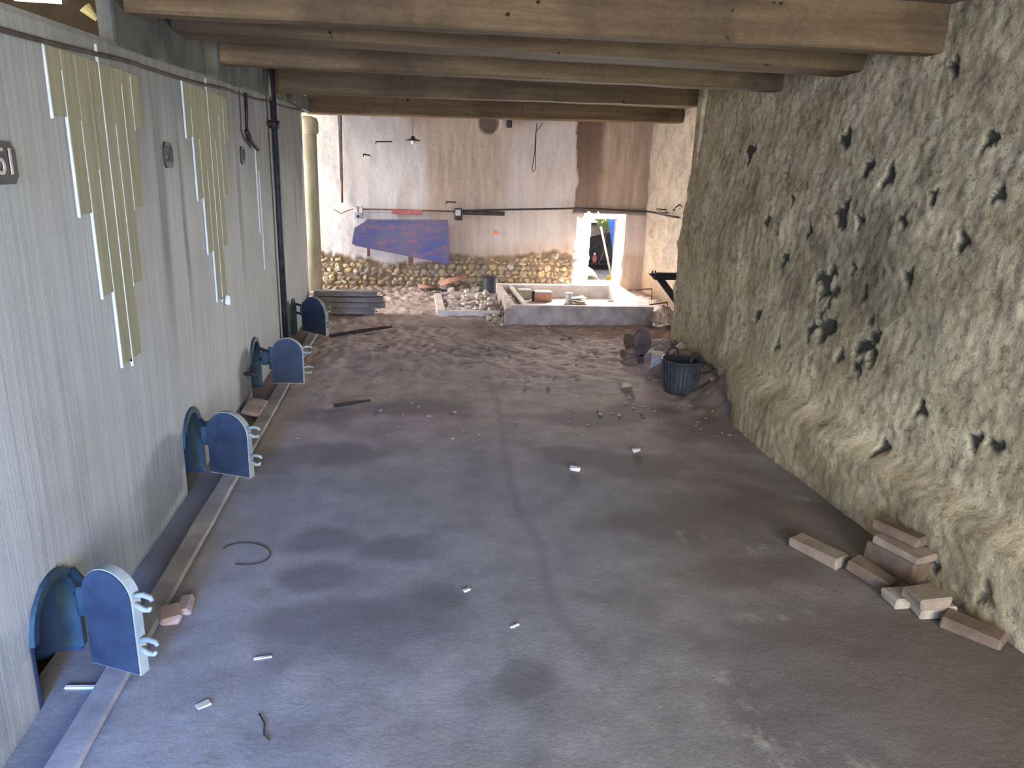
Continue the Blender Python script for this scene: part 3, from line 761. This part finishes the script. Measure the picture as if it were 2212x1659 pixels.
# things inside the basin
def put(name, mb, m, base, label, cat, group=None, smooth=False):
    return tag(mb.build(name, m, smooth=smooth, at=base), label, cat, group)
br = [fl(1162, 652, zb), fl(1128, 646, zb)]
pz = fl(1174, 652, zb)
t = thing('hollow_brick', pz, 'red hollow brick with white mortar on top, right one of the pair in the basin', 'brick', 'hollow bricks in the basin')
MB().cbox(pz+Vector((0, .06, .058)), (.23, .14, .11), .01).build('body', M['terracotta'], t)
MB().cbox(pz+Vector((0, .07, .122)), (.22, .12, .022), .008).build('mortar', M['chip'], t)
pz2 = fl(1127, 648, zb)+Vector((.035, .02, 0))
t = thing('hollow_brick', pz2, 'pale mortar-covered hollow brick, left one of the pair in the basin', 'brick', 'hollow bricks in the basin')
MB().cbox(pz2+Vector((.01, .07, .056)), (.19, .14, .105), .01, Matrix.Rotation(.08, 3, 'Z')).build('body', M['brickpale'], t)
MB().cbox(pz2+Vector((.01, .08, .118)), (.18, .12, .022), .008, Matrix.Rotation(.08, 3, 'Z')).build('mortar', M['palecement'], t)
pc = fl(1151, 650, zb)
put('iron_plate', MB().cbox(pc+Vector((0, -.015, .065)), (.035, .04, .13), .006), M['iron'], pc, 'narrow dark upright plate between the two hollow bricks', 'plate')
pc = fl(1228, 656, zb)
t = thing('pipe_stub', pc, 'short grey pipe stub standing upright in the basin', 'pipe')
MB().lathe(pc, [(.052, 0), (.045, .03), (.038, .06), (.038, .125)], 20).build('tube', M['greyplastic'], t, smooth=True)
MB().lathe(pc, [(.040, .12), (.047, .125), (.047, .14), (.02, .139)], 20).build('rim', M['greyplastic'], t, smooth=True)
pc = fl(1250, 658, zb)+Vector((0, .06, 0))
b = MB()
for k in range(3):
    b.cbox(pc+Vector((rnd.uniform(-.02, .02), .03*k, .02+.022*k)), (.26-.03*k, .15, .008), .002, Matrix.Rotation(.12*k-.1, 3, 'Z') @ Matrix.Rotation(.12-.1*k, 3, 'Y'), .012)
put('cardboard_scrap', b, M['paper'], pc, 'crumpled brown cardboard beside the pipe stub in the basin', 'cardboard')
for k, (a1, a2, l_) in enumerate([((1325, 652), .14, 'thin dark stick lying along the right of the basin floor'), ((1345, 655), .1, 'short twig crossing the stick on the basin floor')]):
    p = fl(*a1, zb); put('twig', MB().tube([p+Vector((-a2/2, 0, .006)), p+Vector((a2/2, .05-.06*k, .010))], .006, 6), M['iron'], p, l_, 'twig', 'twigs in the basin')
p = fl(1372, 655, zb); put('broken_tile', MB().cbox(p+Vector((0, 0, .02)), (.08, .06, .04), .006, j=.008), M['stone3'], p, 'greyish broken lump at the right end of the basin floor', 'lump')
# bent reinforcing rods right of the basin
for (q1, q2, q3, yy, lb) in [((1352, 627), (1408, 624), (1408, 650), 9.2, 'bent thin steel rod behind the right wall of the basin'), ((1390, 660), (1442, 653), (1442, 668), 8.3, 'bent thin steel rod at the front right of the basin')]:
    a, b1, b2 = yp(*q1, yy), yp(*q2, yy), yp(*q3, yy)
    put('steel_rod', MB().tube([a, b1, b2+Vector((0, 0, -.05))], .010, 8), M['rust'], a, lb, 'rod', 'rods beside the basin', True)

# ------------------------------------------------------------------ TROUGH with rubble
TZ = .075
t = thing('trough', (.68, 8.9, 0), 'small shallow cement trough filled with rubble, left of the basin', 'trough')
x0, x1, y0, y1 = .335, 1.06, 8.28, 9.58
MB().box((x0+.045, (y0+y1)/2, TZ/2-.02), (.09, y1-y0, TZ+.04)).build('left_wall', M['palecement'], t)
MB().box(((x0+x1)/2, y0+.02, TZ/2-.022), (x1-x0, .05, TZ+.03)).build('front_wall', M['palecement'], t)
MB().box(((x0+x1)/2, y1-.03, TZ/2-.02), (x1-x0, .07, TZ+.04)).build('back_wall', M['palecement'], t)
MB().box(((x0+x1)/2, (y0+y1)/2, .0), (x1-x0-.02, y1-y0-.02, .03)).build('bottom', M['cement'], t)
for k in range(84):
    u, v = rnd.random(), rnd.random()
    x = .46+u*.60; y = 8.36+v*1.12
    hz = .035+.05*u*rnd.random()+.06*max(0, u-.5)
    s = rnd.uniform(.035, .10)
    o = rock('mortar_chunk', (x, y, hz), (s*1.2, s*rnd.uniform(.7, 1.3), s*rnd.uniform(.5, .9)), M[rnd.choice(('chunk', 'chunk', 'chunk', 'stone3', 'palecement'))])
    w3 = 'left' if u < .33 else 'middle' if u < .66 else 'right'; v3 = 'back' if v > .5 else 'front'
    lk = 'greyish' if o.data.materials[0].name == 'grey_stone' else 'pale'
    tag(o, f'{lk} mortar chunk in the {w3} third of the small trough, {v3} half', 'rubble', f'{lk} mortar chunks, {w3} third of the trough, {v3} half')
for k in range(34):
    v = rnd.random()**1.3; y = 7.70+v*.95; x = 1.06+rnd.uniform(-.12, .07)-.06*(1-v); s = rnd.uniform(.03, .08)
    o = rock('mortar_chunk', (x, y, floor_h(x, y)+s*.25+.03*v*rnd.random()), (s*1.2, s, s*.8), M[rnd.choice(('chunk', 'stone3', 'stone', 'brickpale'))])
    lk = 'pale' if o.data.materials[0].name in ('mortar_chunk', 'mortared_brick') else 'brown'; v3 = 'near' if y < 8.0 else 'far'
    tag(o, f'{lk} rubble lump spilled by the basin corner, {v3} end of the spill', 'rubble', f'{lk} rubble at the basin corner, {v3} end')
p = fl(985, 655, .09)
put('loose_plank', MB().cbox(p+Vector((0, 0, .0)), (.05, .34, .018), .003, Matrix.Rotation(-.5, 3, 'Z')), M['pink'], p, 'flat pinkish slat lying across the rubble in the trough', 'slat')
for k in range(16):
    x = 1.215+rnd.uniform(-.03, .03); y = rnd.uniform(7.95, 8.8); s = rnd.uniform(.04, .07)
    tag(rock('mortar_chunk', (x, y, ZR-.045), (s, s*1.2, s*.7), M['chunk']), 'mortar lump wedged inside the double left wall of the basin', 'rubble', 'lumps in the double basin wall')

# ------------------------------------------------------------------ debris heap behind the trough
p = fl(1060, 628, .10)
t = thing('bucket', p+Vector((0, 0, -.03)), 'black bucket upside down at the corner of the basin', 'bucket')
MB().lathe(p+Vector((0, .1, -.03)), [(.118, 0), (.122, .015), (.112, .03), (.108, .18), (.10, .2), (.03, .205)], 26).build('body', M['plastic'], t, smooth=True)
MB().lathe(p+Vector((0, .1, -.03)), [(.126, .0), (.130, .012), (.126, .026), (.112, .03)], 26).build('rim', M['plastic'], t, smooth=True)
def halfpipe(a, b_, r, n=10):
    a = Vector(a); b_ = Vector(b_); d = (b_-a).normalized(); s = d.cross(Vector((0, 0, 1))).normalized(); u = s.cross(d)
    b = MB()
    for p_, rr in ((a, r), (b_, r*.8)):
        for k in range(n+1):
            t_ = math.pi*k/n; b.v.append(p_+s*math.cos(t_)*rr+u*math.sin(t_)*rr)
        for k in range(n+1):
            t_ = math.pi*k/n; b.v.append(p_+s*math.cos(t_)*(rr-.014)+u*math.sin(t_)*(rr-.014))
    m_ = n+1
    for k in range(n):
        b.f += [(k, k+1, 2*m_+k+1, 2*m_+k), (m_+k, 2*m_+m_+k, 2*m_+m_+k+1, m_+k+1), (k, m_+k, m_+k+1, k+1), (2*m_+k, 2*m_+k+1, 3*m_+k+1, 3*m_+k)]
    b.f += [(0, 2*m_, 3*m_, m_), (n, m_+n, 3*m_+n, 2*m_+n)]
    return b
a, b_ = fl(902, 622, .06), fl(938, 624, .05)
put('roof_tile', halfpipe(a, b_, .06), M['terracotta'], a, 'curved orange roof tile lying left of the debris heap', 'roof tile', 'terracotta pieces by the end wall', True)
a, b_ = fl(950, 618, .10), fl(1008, 600, .22)
put('roof_tile', halfpipe(a, b_, .075), M['terracotta'], a, 'long terracotta tile leaning up on the debris heap', 'roof tile', 'terracotta pieces by the end wall', True)
a, b_ = fl(922, 631, .03), fl(985, 629, .05)
put('black_board', MB().cbox((a+b_)/2+Vector((0, 0, .02)), ((b_-a).length, .14, .03), .006, Matrix.Rotation(.04, 3, 'Z')), M['black'], a, 'black flat board at the front of the debris heap', 'board')
heap = [(962, 622, .10, 'stone3'), (985, 616, .12, 'rust'), (1000, 622, .11, 'brickdark'), (1012, 612, .13, 'iron'), (1022, 622, .10, 'stone3'), (1030, 604, .15, 'stone2'), (1035, 627, .09, 'stone3'), (992, 606, .10, 'pink'), (975, 628, .08, 'palecement'), (1008, 630, .07, 'chunk')]
desc = ['grey angular lump at the left of the debris heap', 'rusty crumpled lump on the debris heap', 'dark brick fragment in the middle of the debris heap', 'black lump at the top of the debris heap', 'grey stone at the foot of the debris heap', 'ochre flat stone leaning behind the bucket', 'low grey stone touching the bucket', 'pinkish shard on the terracotta tile', 'pale chip in front of the debris heap', 'whitish lump at the trough back edge']
for (a, b_, s, m), lb in zip(heap, desc):
    p = fl(a, b_, .08); tag(rock('debris_lump', p, (s*1.5, s*1.2, s*1.1), M[m]), lb, 'debris', 'lumps of the debris heap')
# ------------------------------------------------------------------ things at the right-hand corner
p = fl(1430, 700, .05)+Vector((.06, 0, 0))
b = MB(); n = 14
for i in range(n+1):
    for j in range(n+1):
        u, v = i/n-.5, j/n-.5; r_ = math.hypot(u, v)
        b.v.append(p+Vector((u*.36, .1+v*.42, .17*max(0, 1-(2*r_)**1.6)*(1+.5*fr(u*6, v*6, 1, 3))+.05*abs(fr(u*9, v*9, 4, 2))+.01)))
for i in range(n):
    for j in range(n):
        a = i*(n+1)+j; b.f.append((a, a+n+1, a+n+2, a+1))
put('paper_sack', b, M['paper'], p, 'crumpled pale sack on the ground right of the basin', 'sack')
p = fl(1385, 786, 0.02)
b = MB(); outl = []
for k in range(24):
    a = 2*math.pi*k/24; w_ = .083*(1-.22*max(0, -math.sin(a))); outl.append(p+Vector((w_*math.cos(a), .01, .19+.125*math.sin(a))))
b.prism(outl, (0, .03, 0)); b.cbox(p+Vector((0, .025, .04)), (.05, .03, .09), .006)
put('stone_slab', b, M['darkslab'], p, 'dark oval slab standing upright in the dirt before the basin', 'slab')
p = fl(1352, 772, .02)
put('flat_stone', MB().cbox(p+Vector((.06, .04, .02)), (.17, .13, .07), .012, Matrix.Rotation(.2, 3, 'Z'), .008), M['brickdark'], p, 'flat brownish brick lying at the foot of the oval slab', 'brick')
p = fl(1355, 745, .02)
put('cement_lump', MB().cbox(p+Vector((.02, .02, .04)), (.11, .09, .14), .018, Matrix.Rotation(.3, 3, 'Y') @ Matrix.Rotation(.5, 3, 'Z'), .022), M['earth'], p, 'grey cement lump leaning left of the oval slab', 'lump')
p = fl(1398, 782, .02); tag(rock('pale_pebble', p+Vector((.01, 0, .02)), (.07, .06, .05), M['palecement']), 'pale pebble right below the oval slab', 'pebble')
p = fl(1428, 800, .02)
put('cement_block', MB().cbox(p+Vector((.035, .09, .06)), (.19, .22, .13), .010, Matrix.Rotation(-.35, 3, 'Z'), .006), M['palecement'], p, 'pale rectangular cement block just left of the black basket', 'block')
# basket
pb = fl(1478, 866, 0.0); pb = Vector((pb.x, pb.y+.12, floor_h(pb.x, pb.y)))
t = thing('basket', pb, 'black ribbed harvest basket standing by the right wall', 'basket')
MB().lathe(pb, [(.10, .004), (.115, 0), (.118, .02), (.145, .25), (.138, .25), (.110, .02), (.02, .015)], 32).build('body', M['plastic'], t, smooth=True); bbody = bpy.data.objects[list(BASE)[-1]]
b = MB(); b.tube([pb+Vector((.148*math.cos(2*math.pi*k/32), .148*math.sin(2*math.pi*k/32), .25)) for k in range(33)], .010, 8, False); b.build('rim', M['plastic'], t, smooth=True)
for k in range(28):
    a = 2*math.pi*k/28; ca, sa = math.cos(a), math.sin(a)
    MB().tube([pb+Vector((.120*ca, .120*sa, .02)), pb+Vector((.148*ca, .148*sa, .245))], .006, 6).build('rib', M['plastic'], bbody)
for a in (1.75, -1.2):
    ca, sa = math.cos(a), math.sin(a); tx, ty = -sa, ca; b = MB()
    pts = [pb+Vector((.146*ca+tx*u, .146*sa+ty*u, .25+h_)) for u, h_ in ((-.05, 0), (-.045, .045), (-.02, .06), (.02, .06), (.045, .045), (.05, 0))]
    b.tube(pts, .009, 8); b.build('handle', M['black'], t, smooth=True)

# ------------------------------------------------------------------ bricks at the lower right
def brick(q1, z0, size, yaw, m, label, tilt=0, roll=0):
    p = fl(*q1, z0); rot = Matrix.Rotation(yaw, 3, 'Z') @ Matrix.Rotation(tilt, 3, 'X') @ Matrix.Rotation(roll, 3, 'Y')
    o = MB().cbox(p+Vector((0, 0, size[2]/2)), size, .008, rot, .004).build('brick', M[m], at=p)
    return tag(o, label, 'brick', 'loose bricks along the right wall')
brick((1765, 1200), 0, (.10, .25, .05), .42, 'brick', 'tan brick lying alone left of the brick pile at the right wall')
brick((1945, 1225), 0, (.20, .24, .10), .35, 'brickdark', 'broad dark brown block at the bottom of the brick pile')
brick((1880, 1250), 0, (.09, .18, .05), .55, 'brickdark', 'dark brick leaning on the left of the pile', .2)
brick((1955, 1192), .10, (.14, .22, .035), .30, 'brick', 'brown flat brick lying on the block at the right wall')
brick((1940, 1160), .135, (.09, .21, .045), .45, 'brickdark', 'topmost dark brick of the pile against the right wall', 0, .15)
brick((1945, 1302), 0, (.12, .10, .045), .05, 'brickpale', 'pale grey brick left of the double brick, lower right')
brick((2005, 1318), 0, (.15, .13, .05), -.05, 'brickpale', 'lower brick of the pair with mortar edges, lower right')
brick((1998, 1300), .05, (.14, .12, .045), .08, 'brick', 'upper tan brick of the pair with mortar edges, lower right')
brick((2098, 1372), 0, (.10, .20, .05), .62, 'brickdark', 'brown brick nearest the camera at the foot of the right wall')

# ------------------------------------------------------------------ small things on the floor
def chip(q1, size, yaw, m, name, label, cat):
    p = fl(*q1, 0); p.z = floor_h(p.x, p.y)
    return put(name, MB().cbox(p+Vector((0, 0, size[2]/2)), size, size[2]*.25, Matrix.Rotation(yaw, 3, 'Z'), size[2]*.2), M[m], p, label, cat)
chip((1112, 1354), (.038, .008, .006), .55, 'chip', 'wood_chip', 'white sliver in the middle of the floor', 'chip')
chip((568, 1422), (.060, .012, .006), .15, 'chip', 'wood_chip', 'pale sliver on the floor right of the nearest hatch door', 'chip')
chip((1242, 1015), (.06, .035, .02), -.4, 'chip', 'pale_pebble', 'pale flat pebble on the floor in the middle distance', 'pebble')
chip((1375, 975), (.05, .03, .02), .3, 'palecement', 'pale_pebble', 'small pale pebble on the floor left of the basket foot', 'pebble')
chip((440, 1528), (.04, .028, .006), .6, 'palecement', 'plaster_flake', 'grey plaster flake at the bottom left of the floor', 'flake')
chip((178, 1476), (.11, .014, .01), -.1, 'chip', 'wood_chip', 'whitish splinter inside the nearest hatch gutter', 'chip')
chip((370, 1340), (.07, .09, .035), .3, 'pink', 'tile_piece', 'pink tile fragment by the forks of the nearest hatch door', 'tile')
chip((400, 1318), (.05, .11, .03), .1, 'pink', 'tile_piece', 'flat pinkish tile piece behind the other fragment on the kerb', 'tile')
chip((1350, 835), (.09, .06, .04), .5, 'brickpale', 'stone_flake', 'flat stone in the dirt left of the basket', 'stone')
chip((1008, 1275), (.03, .02, .008), .5, 'chip', 'plaster_crumb', 'white crumbs on the floor by the dark stain', 'crumb')
p0 = fl(548, 893, .0); 
put('stone_tile', MB().cbox(p0+Vector((0, .05, .03)), (.12, .30, .03), .006, Matrix.Rotation(.25, 3, 'Y')), M['pink'], p0, 'pinkish slab propped in the gutter between the second and third hatch', 'slab')
ring = []
for k in range(22):
    a = math.radians(-150+k*12.5); p = fl(530+55*math.cos(a), 1201+24*math.sin(a)); ring.append(p+Vector((0, 0, floor_h(p.x, p.y)+.004)))
put('wire_ring', MB().tube(ring, .0022, 6), M['iron'], ring[0], 'thin dark open wire ring on the floor by the kerb', 'wire', None, True)
w_ = [fl(*q1) for q1 in [(560, 1545), (572, 1565), (570, 1590), (582, 1603)]]
put('wire', MB().tube([p+Vector((0, 0, .006)) for p in w_], .0025, 6), M['iron'], w_[0], 'short thin wire on the floor at the lower left', 'wire', None, True)
a, b_ = fl(722, 880), fl(800, 868)
put('wooden_lath', MB().tube([a+Vector((0, 0, .012)), b_+Vector((0, 0, .012))], [.014, .008], 6), M['iron'], a, 'dark splintered lath lying on the floor beyond the second hatch', 'lath')
# pebbles scattered over the dirt
for k in range(90):
    x = rnd.uniform(-.6, 2.3); y = rnd.uniform(4.6, 7.7) if k < 60 else rnd.uniform(8.4, 9.7)
    if y > 8 and x > .3: x = rnd.uniform(-1.0, .28)
    if k < 60 and rnd.random() < .45: x = rnd.uniform(1.2, 2.3)
    s = rnd.uniform(.02, .045)
    mm = rnd.choice(('earth', 'stone3', 'gravel', 'gravel', 'cement'))
    w3 = 'under the end wall' if y > 8.3 else ('before the basin' if x > 1.15 else 'on the open dirt before the trough') if y > 6.2 else ('near the black basket' if x > 1.15 else 'in the middle of the dirt floor')
    lk = {'earth': 'brown', 'stone3': 'tan', 'gravel': 'pinkish', 'cement': 'grey'}[mm]
    tag(rock('pebble', (x, y, floor_h(x, y)+s*.10), (s*1.3, s, s*.55), M[mm]), f'small {lk} pebble {w3}', 'pebble', f'{lk} pebbles {w3}')
# gravel that nobody could count
b = MB()
for k in range(1900):
    if k < 1300: x = rnd.uniform(-1.0, 1.1); y = 10.0-abs(rnd.gauss(0, .38))
    else: x = rnd.uniform(-.7, 2.35); y = rnd.uniform(4.2, 7.8)
    if y > 8.1 and x > .28: continue
    if math.hypot(x-2.05, y-5.06) < .2: continue
    s = rnd.uniform(.005, .014); z = floor_h(x, y)+s*.1
    vs = [Vector((x, y, z))+Vector((rnd.uniform(.5, 1)*s*a, rnd.uniform(.5, 1)*s*bb, rnd.uniform(.3, .8)*s*d)) for a, bb, d in ((1, 0, 0), (-1, 0, 0), (0, 1, 0), (0, -1, 0), (0, 0, 1), (0, 0, -.6))]
    b.add(vs, [(0, 2, 4), (2, 1, 4), (1, 3, 4), (3, 0, 4), (2, 0, 5), (1, 2, 5), (3, 1, 5), (0, 3, 5)])
o = b.build('gravel', M['gravel']); tag(o, 'fine gravel and crumbs strewn over the dirt floor', 'gravel', None, 'stuff')

# ------------------------------------------------------------------ things on the end wall
WY = 10.0
def wp(px, py, y=WY): return yp(px, py, y)
# blue sheet
poly = [(793, 476), (968, 477), (972, 568), (970, 571), (768, 531), (760, 526), (766, 492)]
P3 = [wp(a, b_, 9.93) for a, b_ in poly]
t = thing('metal_sheet', P3[5], 'large blue and rust painted metal sheet leaning on the end wall', 'metal sheet')
MB().prism(P3, (0, .02, 0)).build('panel', M['bluesheet'], t)
MB().prism([wp(955, 477, 9.93), wp(968, 477, 9.93), wp(970, 571, 9.93), wp(957, 568, 9.93)], (0, -.012, 0)).build('folded_edge', M['bluesheet'], t)
MB().prism([wp(793, 474, 9.93), wp(968, 475, 9.93), wp(968, 479, 9.93), wp(793, 478, 9.93)], (0, -.012, 0)).build('top_edge', M['bluesheet'], t)
for (a, b1, b2, lb) in [(795, 538, 552, 'left iron peg under the blue sheet'), (886, 553, 572, 'right iron peg under the blue sheet')]:
    p = wp(a, b1, 9.96); q2 = wp(a+2, b2, 9.96)
    put('iron_peg', MB().cbox((p+q2)/2, (.035 if a < 800 else .07, .05, abs(p.z-q2.z)+.02), .005), M['rust'], p, lb, 'peg', 'pegs under the blue sheet')
# switch boxes
p = wp(774, 459, 9.97)
t = thing('switch_box', p, 'pale switch box with a round dial above the blue sheet', 'switch box', 'switch boxes on the end wall')
MB().cbox(p+Vector((0, 0, .0)), (.12, .06, .155), .008).build('housing', M['greyplastic'], t)
cv = MB().cbox(p+Vector((.005, -.035, .035)), (.10, .02, .07), .004).build('cover', M['chip'], t)
MB().cbox(p+Vector((.0, -.047, .035)), (.012, .01, .075), .002).build('slot', M['iron'], cv)
dl = MB().tube([p+Vector((0, -.02, -.045)), p+Vector((0, -.055, -.045))], .034, 18).build('dial', M['greyplastic'], t)
MB().tube([p+Vector((0, -.05, -.045)), p+Vector((0, -.06, -.045))], .018, 14).build('knob', M['iron'], dl)
p = wp(990, 463, 9.97)
t = thing('switch_box', p, 'dark switch box with a grey cover in the middle of the end wall', 'switch box', 'switch boxes on the end wall')
MB().cbox(p, (.105, .06, .155), .008).build('housing', M['iron'], t)
MB().cbox(p+Vector((-.005, -.035, .025)), (.068, .02, .08), .004).build('cover', M['greyplastic'], t)
a, b_ = wp(1000, 459, 9.98), wp(1090, 462, 9.98)
put('conduit_sleeve', MB().cbox((a+b_)/2, ((b_-a).length, .04, .055), .008), M['iron'], a, 'thick dark conduit right of the middle switch box', 'conduit')
put('red_board', MB().cbox(wp(880, 458, 9.98), (.40, .03, .062), .006, j=.004), M['redwood'], wp(880, 458, 9.98), 'faded red board fixed under the wire on the end wall', 'board')
w_ = [wp(*q1, 9.985) for q1 in [(720, 452), (738, 462), (745, 457), (765, 451)]]
put('loose_wire', MB().tube(w_, .006, 6), M['rust'], w_[0], 'bent wire end left of the pale switch box', 'wire', None, True)
w_ = [wp(*q1, 9.985) for q1 in [(785, 452), (850, 453), (920, 455), (983, 457)]]
put('conduit', MB().tube(w_, .010, 8), M['rust'], w_[0], 'thin conduit joining the two switch boxes', 'conduit', None, True)
w_ = [wp(*q1, 9.985) for q1 in [(1000, 455), (1090, 453), (1160, 452), (1240, 450)]]+[wp(*q1, 10.04) for q1 in [(1300, 452), (1360, 455), (1398, 457)]]
w_ += [xp(*q1, 3.29) for q1 in [(1415, 460), (1440, 466), (1466, 470)]]
put('conduit', MB().tube(w_, .012, 8), M['iron'], w_[0], 'long thin conduit running over the wall hole to the right corner', 'conduit', None, True)
# vertical pipes
for (a1, b1, a2, b2, lb, m) in [(730, 245, 735, 391, 'left thin vertical pipe near the standpipe', 'greyplastic'), (736, 245, 739, 438, 'right thin vertical pipe near the standpipe, reaching lower', 'rust')]:
    p, q2 = wp(a1, b1, 9.98), wp(a2, b2, 9.98)
    put('wall_pipe', MB().tube([p, q2], .014, 8), M[m], q2, lb, 'pipe', 'vertical pipes on the end wall', True)
# pendant lamp
p = wp(892, 303, 9.6); q2 = wp(890, 250, 9.6)
t = thing('pendant_lamp', p, 'small enamel disc lamp hanging before the end wall', 'lamp')
MB().tube([q2+Vector((0, 0, .15)), p+Vector((0, 0, .03))], .005, 6).build('cord', M['rust'], t)
MB().lathe(p, [(.095, -.005), (.09, .004), (.03, .018), (.018, .05)], 20).build('shade', M['iron'], t, smooth=True)
MB().lathe(p, [(.006, -.05), (.026, -.035), (.028, -.02), (.02, .0)], 14).build('bulb', M['bulb'], t, smooth=True)
# hooks and nails
for (a1, a2, lb) in [((812, 306), (848, 306), 'horizontal iron spike high on the end wall'), ((785, 333), (800, 336), 'short nail left of the horizontal spike'), ((964, 436), (985, 437), 'bent hook above the middle switch box')]:
    p, q2 = wp(*a1, 9.9), wp(*a2, 10.03)
    put('wall_hook', MB().tube([p+Vector((0, 0, -.03)), p, q2], .009, 6), M['iron'], p, lb, 'hook', 'hooks on the end wall', True)
lp = [wp(*q1, 9.97) for q1 in [(1160, 266), (1157, 290), (1155, 330), (1149, 365), (1152, 373), (1157, 365), (1157, 330), (1158, 285), (1172, 266)]]
put('wire_loop', MB().tube(lp, .005, 6), M['iron'], lp[0], 'long thin wire loop hanging on the end wall', 'wire', None, True)
p = wp(1100, 268, 9.97)
put('black_box', MB().cbox(p, (.07, .06, .09), .006), M['black'], p, 'small black box under the last beam', 'box')
p = wp(1070, 503, 9.995)
put('paint_mark', MB().tube([p+Vector((0, .02, 0)), p], .026, 14), M['orange'], p, 'round orange paint mark on the end wall', 'paint mark')
# iron bracket on the far right wall
t = thing('iron_bracket', xp(1440, 605, 3.3), 'black iron bracket with a diagonal strut at the right corner', 'bracket')
yb = 7.6
a, b_ = yp(1412, 597, yb), yp(1500, 597, yb)
MB().cbox((a+b_)/2, ((b_-a).length, .07, .075), .006).build('arm', M['black'], t)
a1, a2 = yp(1424, 600, yb), yp(1472, 665, yb); d = a2-a1
MB().cbox((a1+a2)/2, (.07, .05, d.length), .005, Matrix.Rotation(math.atan2(d.x, d.z), 3, 'Y')).build('strut', M['black'], t)
MB().prism([yp(1403, 592, yb), yp(1415, 590, yb), yp(1418, 602, yb), yp(1411, 600, yb)], (0, .05, 0)).build('pointed_end', M['iron'], t)
for a1 in (1409, 1416): MB().tube([yp(a1, 596, yb), yp(a1, 585, yb)], .008, 6).build('bolt', M['iron'], t)
for (a1, b1, a2, b2, lb) in [(1418, 452, 1434, 453, 'upper iron staple in the far right wall'), (1424, 459, 1438, 460, 'lower iron staple in the far right wall'), (1453, 454, 1466, 443, 'slanting iron staple near the wall edge')]:
    p, q2 = xp(a1, b1, 3.26), xp(a2, b2, 3.26)
    put('iron_staple', MB().tube([p+Vector((.03, 0, 0)), p, q2, q2+Vector((.03, 0, 0))], .010, 6), M['iron'], p, lb, 'staple', 'staples in the far right wall', True)

# ------------------------------------------------------------------ OUTSIDE, beyond the wall hole
b = MB(); b.box((2.5, 17, -.1), (30, 13, .2)); structure(b.build('ground', M['palecement']))
b = MB(); n = 16
for i in range(n+1):
    for j in range(9):
        u, v = i/n, j/8; x = 2.1+u*1.0; y = 10.50+v*1.1
        b.v.append(Vector((x, y, (.10+.24*math.sin(math.pi*min(1, .25+u*.75))*math.sin(math.pi*min(1, v*.8+.2))+.05*fr(x*7, y*7, 2, 4))-(.25*sm(2.75, 3.0, x)))))
for i in range(n):
    for j in range(8):
        a = i*9+j; b.f.append((a, a+9, a+10, a+1))
o = b.build('rubble_mound', M['chip']); tag(o, 'sunlit white rubble mound just outside the wall hole', 'mound', None, 'stuff')
YS = 12.4
t = thing('lean_to', (3.0, YS, 0), 'dark low lean-to with a grey board along its eaves outside the hole', 'shed')
a = yp(1272, 520, YS); c2 = yp(1350, 600, YS)
MB().box((3.0, YS+.5, .36), (1.6, .06, .9)).build('back_panel', M['black'], t)
MB().box((3.0, YS+.25, .84), (1.7, .6, .05)).build('roof', M['black'], t)
MB().prism([yp(1274, 488, YS), yp(1318, 474, YS), yp(1322, 500, YS), yp(1274, 512, YS)], (0, .06, 0)).build('eaves_board', M['wood'], t)
MB().box((2.34, YS+.25, .4), (.05, .6, .9)).build('side_panel', M['black'], t)
P3 = [yp(a, b_, 11.6) for a, b_ in [(1314, 468), (1337, 464), (1339, 520), (1337, 640)]]
put('blue_tarp', MB().prism(P3, (0, .03, 0)), M['bluetarp'], P3[0], 'narrow blue panel leaning outside the wall hole', 'panel')
a, b_ = yp(1298, 490, 11.5), yp(1321, 600, 11.5)
put('white_pole', MB().tube([a, b_], .018, 8), M['chip'], b_, 'thin white pole leaning outside the wall hole', 'pole', None, True)
P3 = [yp(a, b_, 11.0) for a, b_ in [(1314, 600), (1328, 591), (1334, 612), (1314, 614)]]
put('yellow_sack', MB().prism(P3, (0, .12, 0)), M['yellowbag'], P3[0], 'yellow sack at the foot of the wall hole', 'sack')
w_ = [yp(1310, 498, YS-.01)]+[yp(*q1, 12.2) for q1 in [(1309, 506), (1306, 530), (1300, 555), (1292, 570)]]
put('hanging_wire', MB().tube(w_, .008, 6), M['rust'], w_[0], 'thin curved wire hanging in front of the lean-to', 'wire', None, True)
p = yp(1284, 560, 12.7)
MB().box(p+Vector((0, .1, -.075)), (.6, .3, .03)).build('shelf', M['black'], t)
t = thing('bottle', p, 'small red and white bottle in the dark lean-to', 'bottle')
MB().lathe(p+Vector((0, 0, -.06)), [(.04, 0), (.042, .10), (.02, .14)], 12).build('body', M['redwood'], t, smooth=True)
MB().lathe(p+Vector((0, 0, .075)), [(.02, 0), (.018, .04)], 10).build('cap', M['chip'], t, smooth=True)
b = MB()
for k in range(40):
    p = yp(rnd.uniform(1290, 1322), rnd.uniform(472, 492), YS-.15)+Vector((0, rnd.uniform(-.1, .1), 0)); s = rnd.uniform(.03, .06); a = rnd.uniform(0, 6)
    d1 = Vector((math.cos(a), .3, math.sin(a)))*s; d2 = Vector((-math.sin(a), .2, math.cos(a)))*s*.5
    b.add([p-d1, p+d2, p+d1, p-d2], [(0, 1, 2, 3)])
tag(b.build('creeper', M['leaf']), 'bright green creeper leaves over the eaves board outside', 'creeper', None, 'stuff')
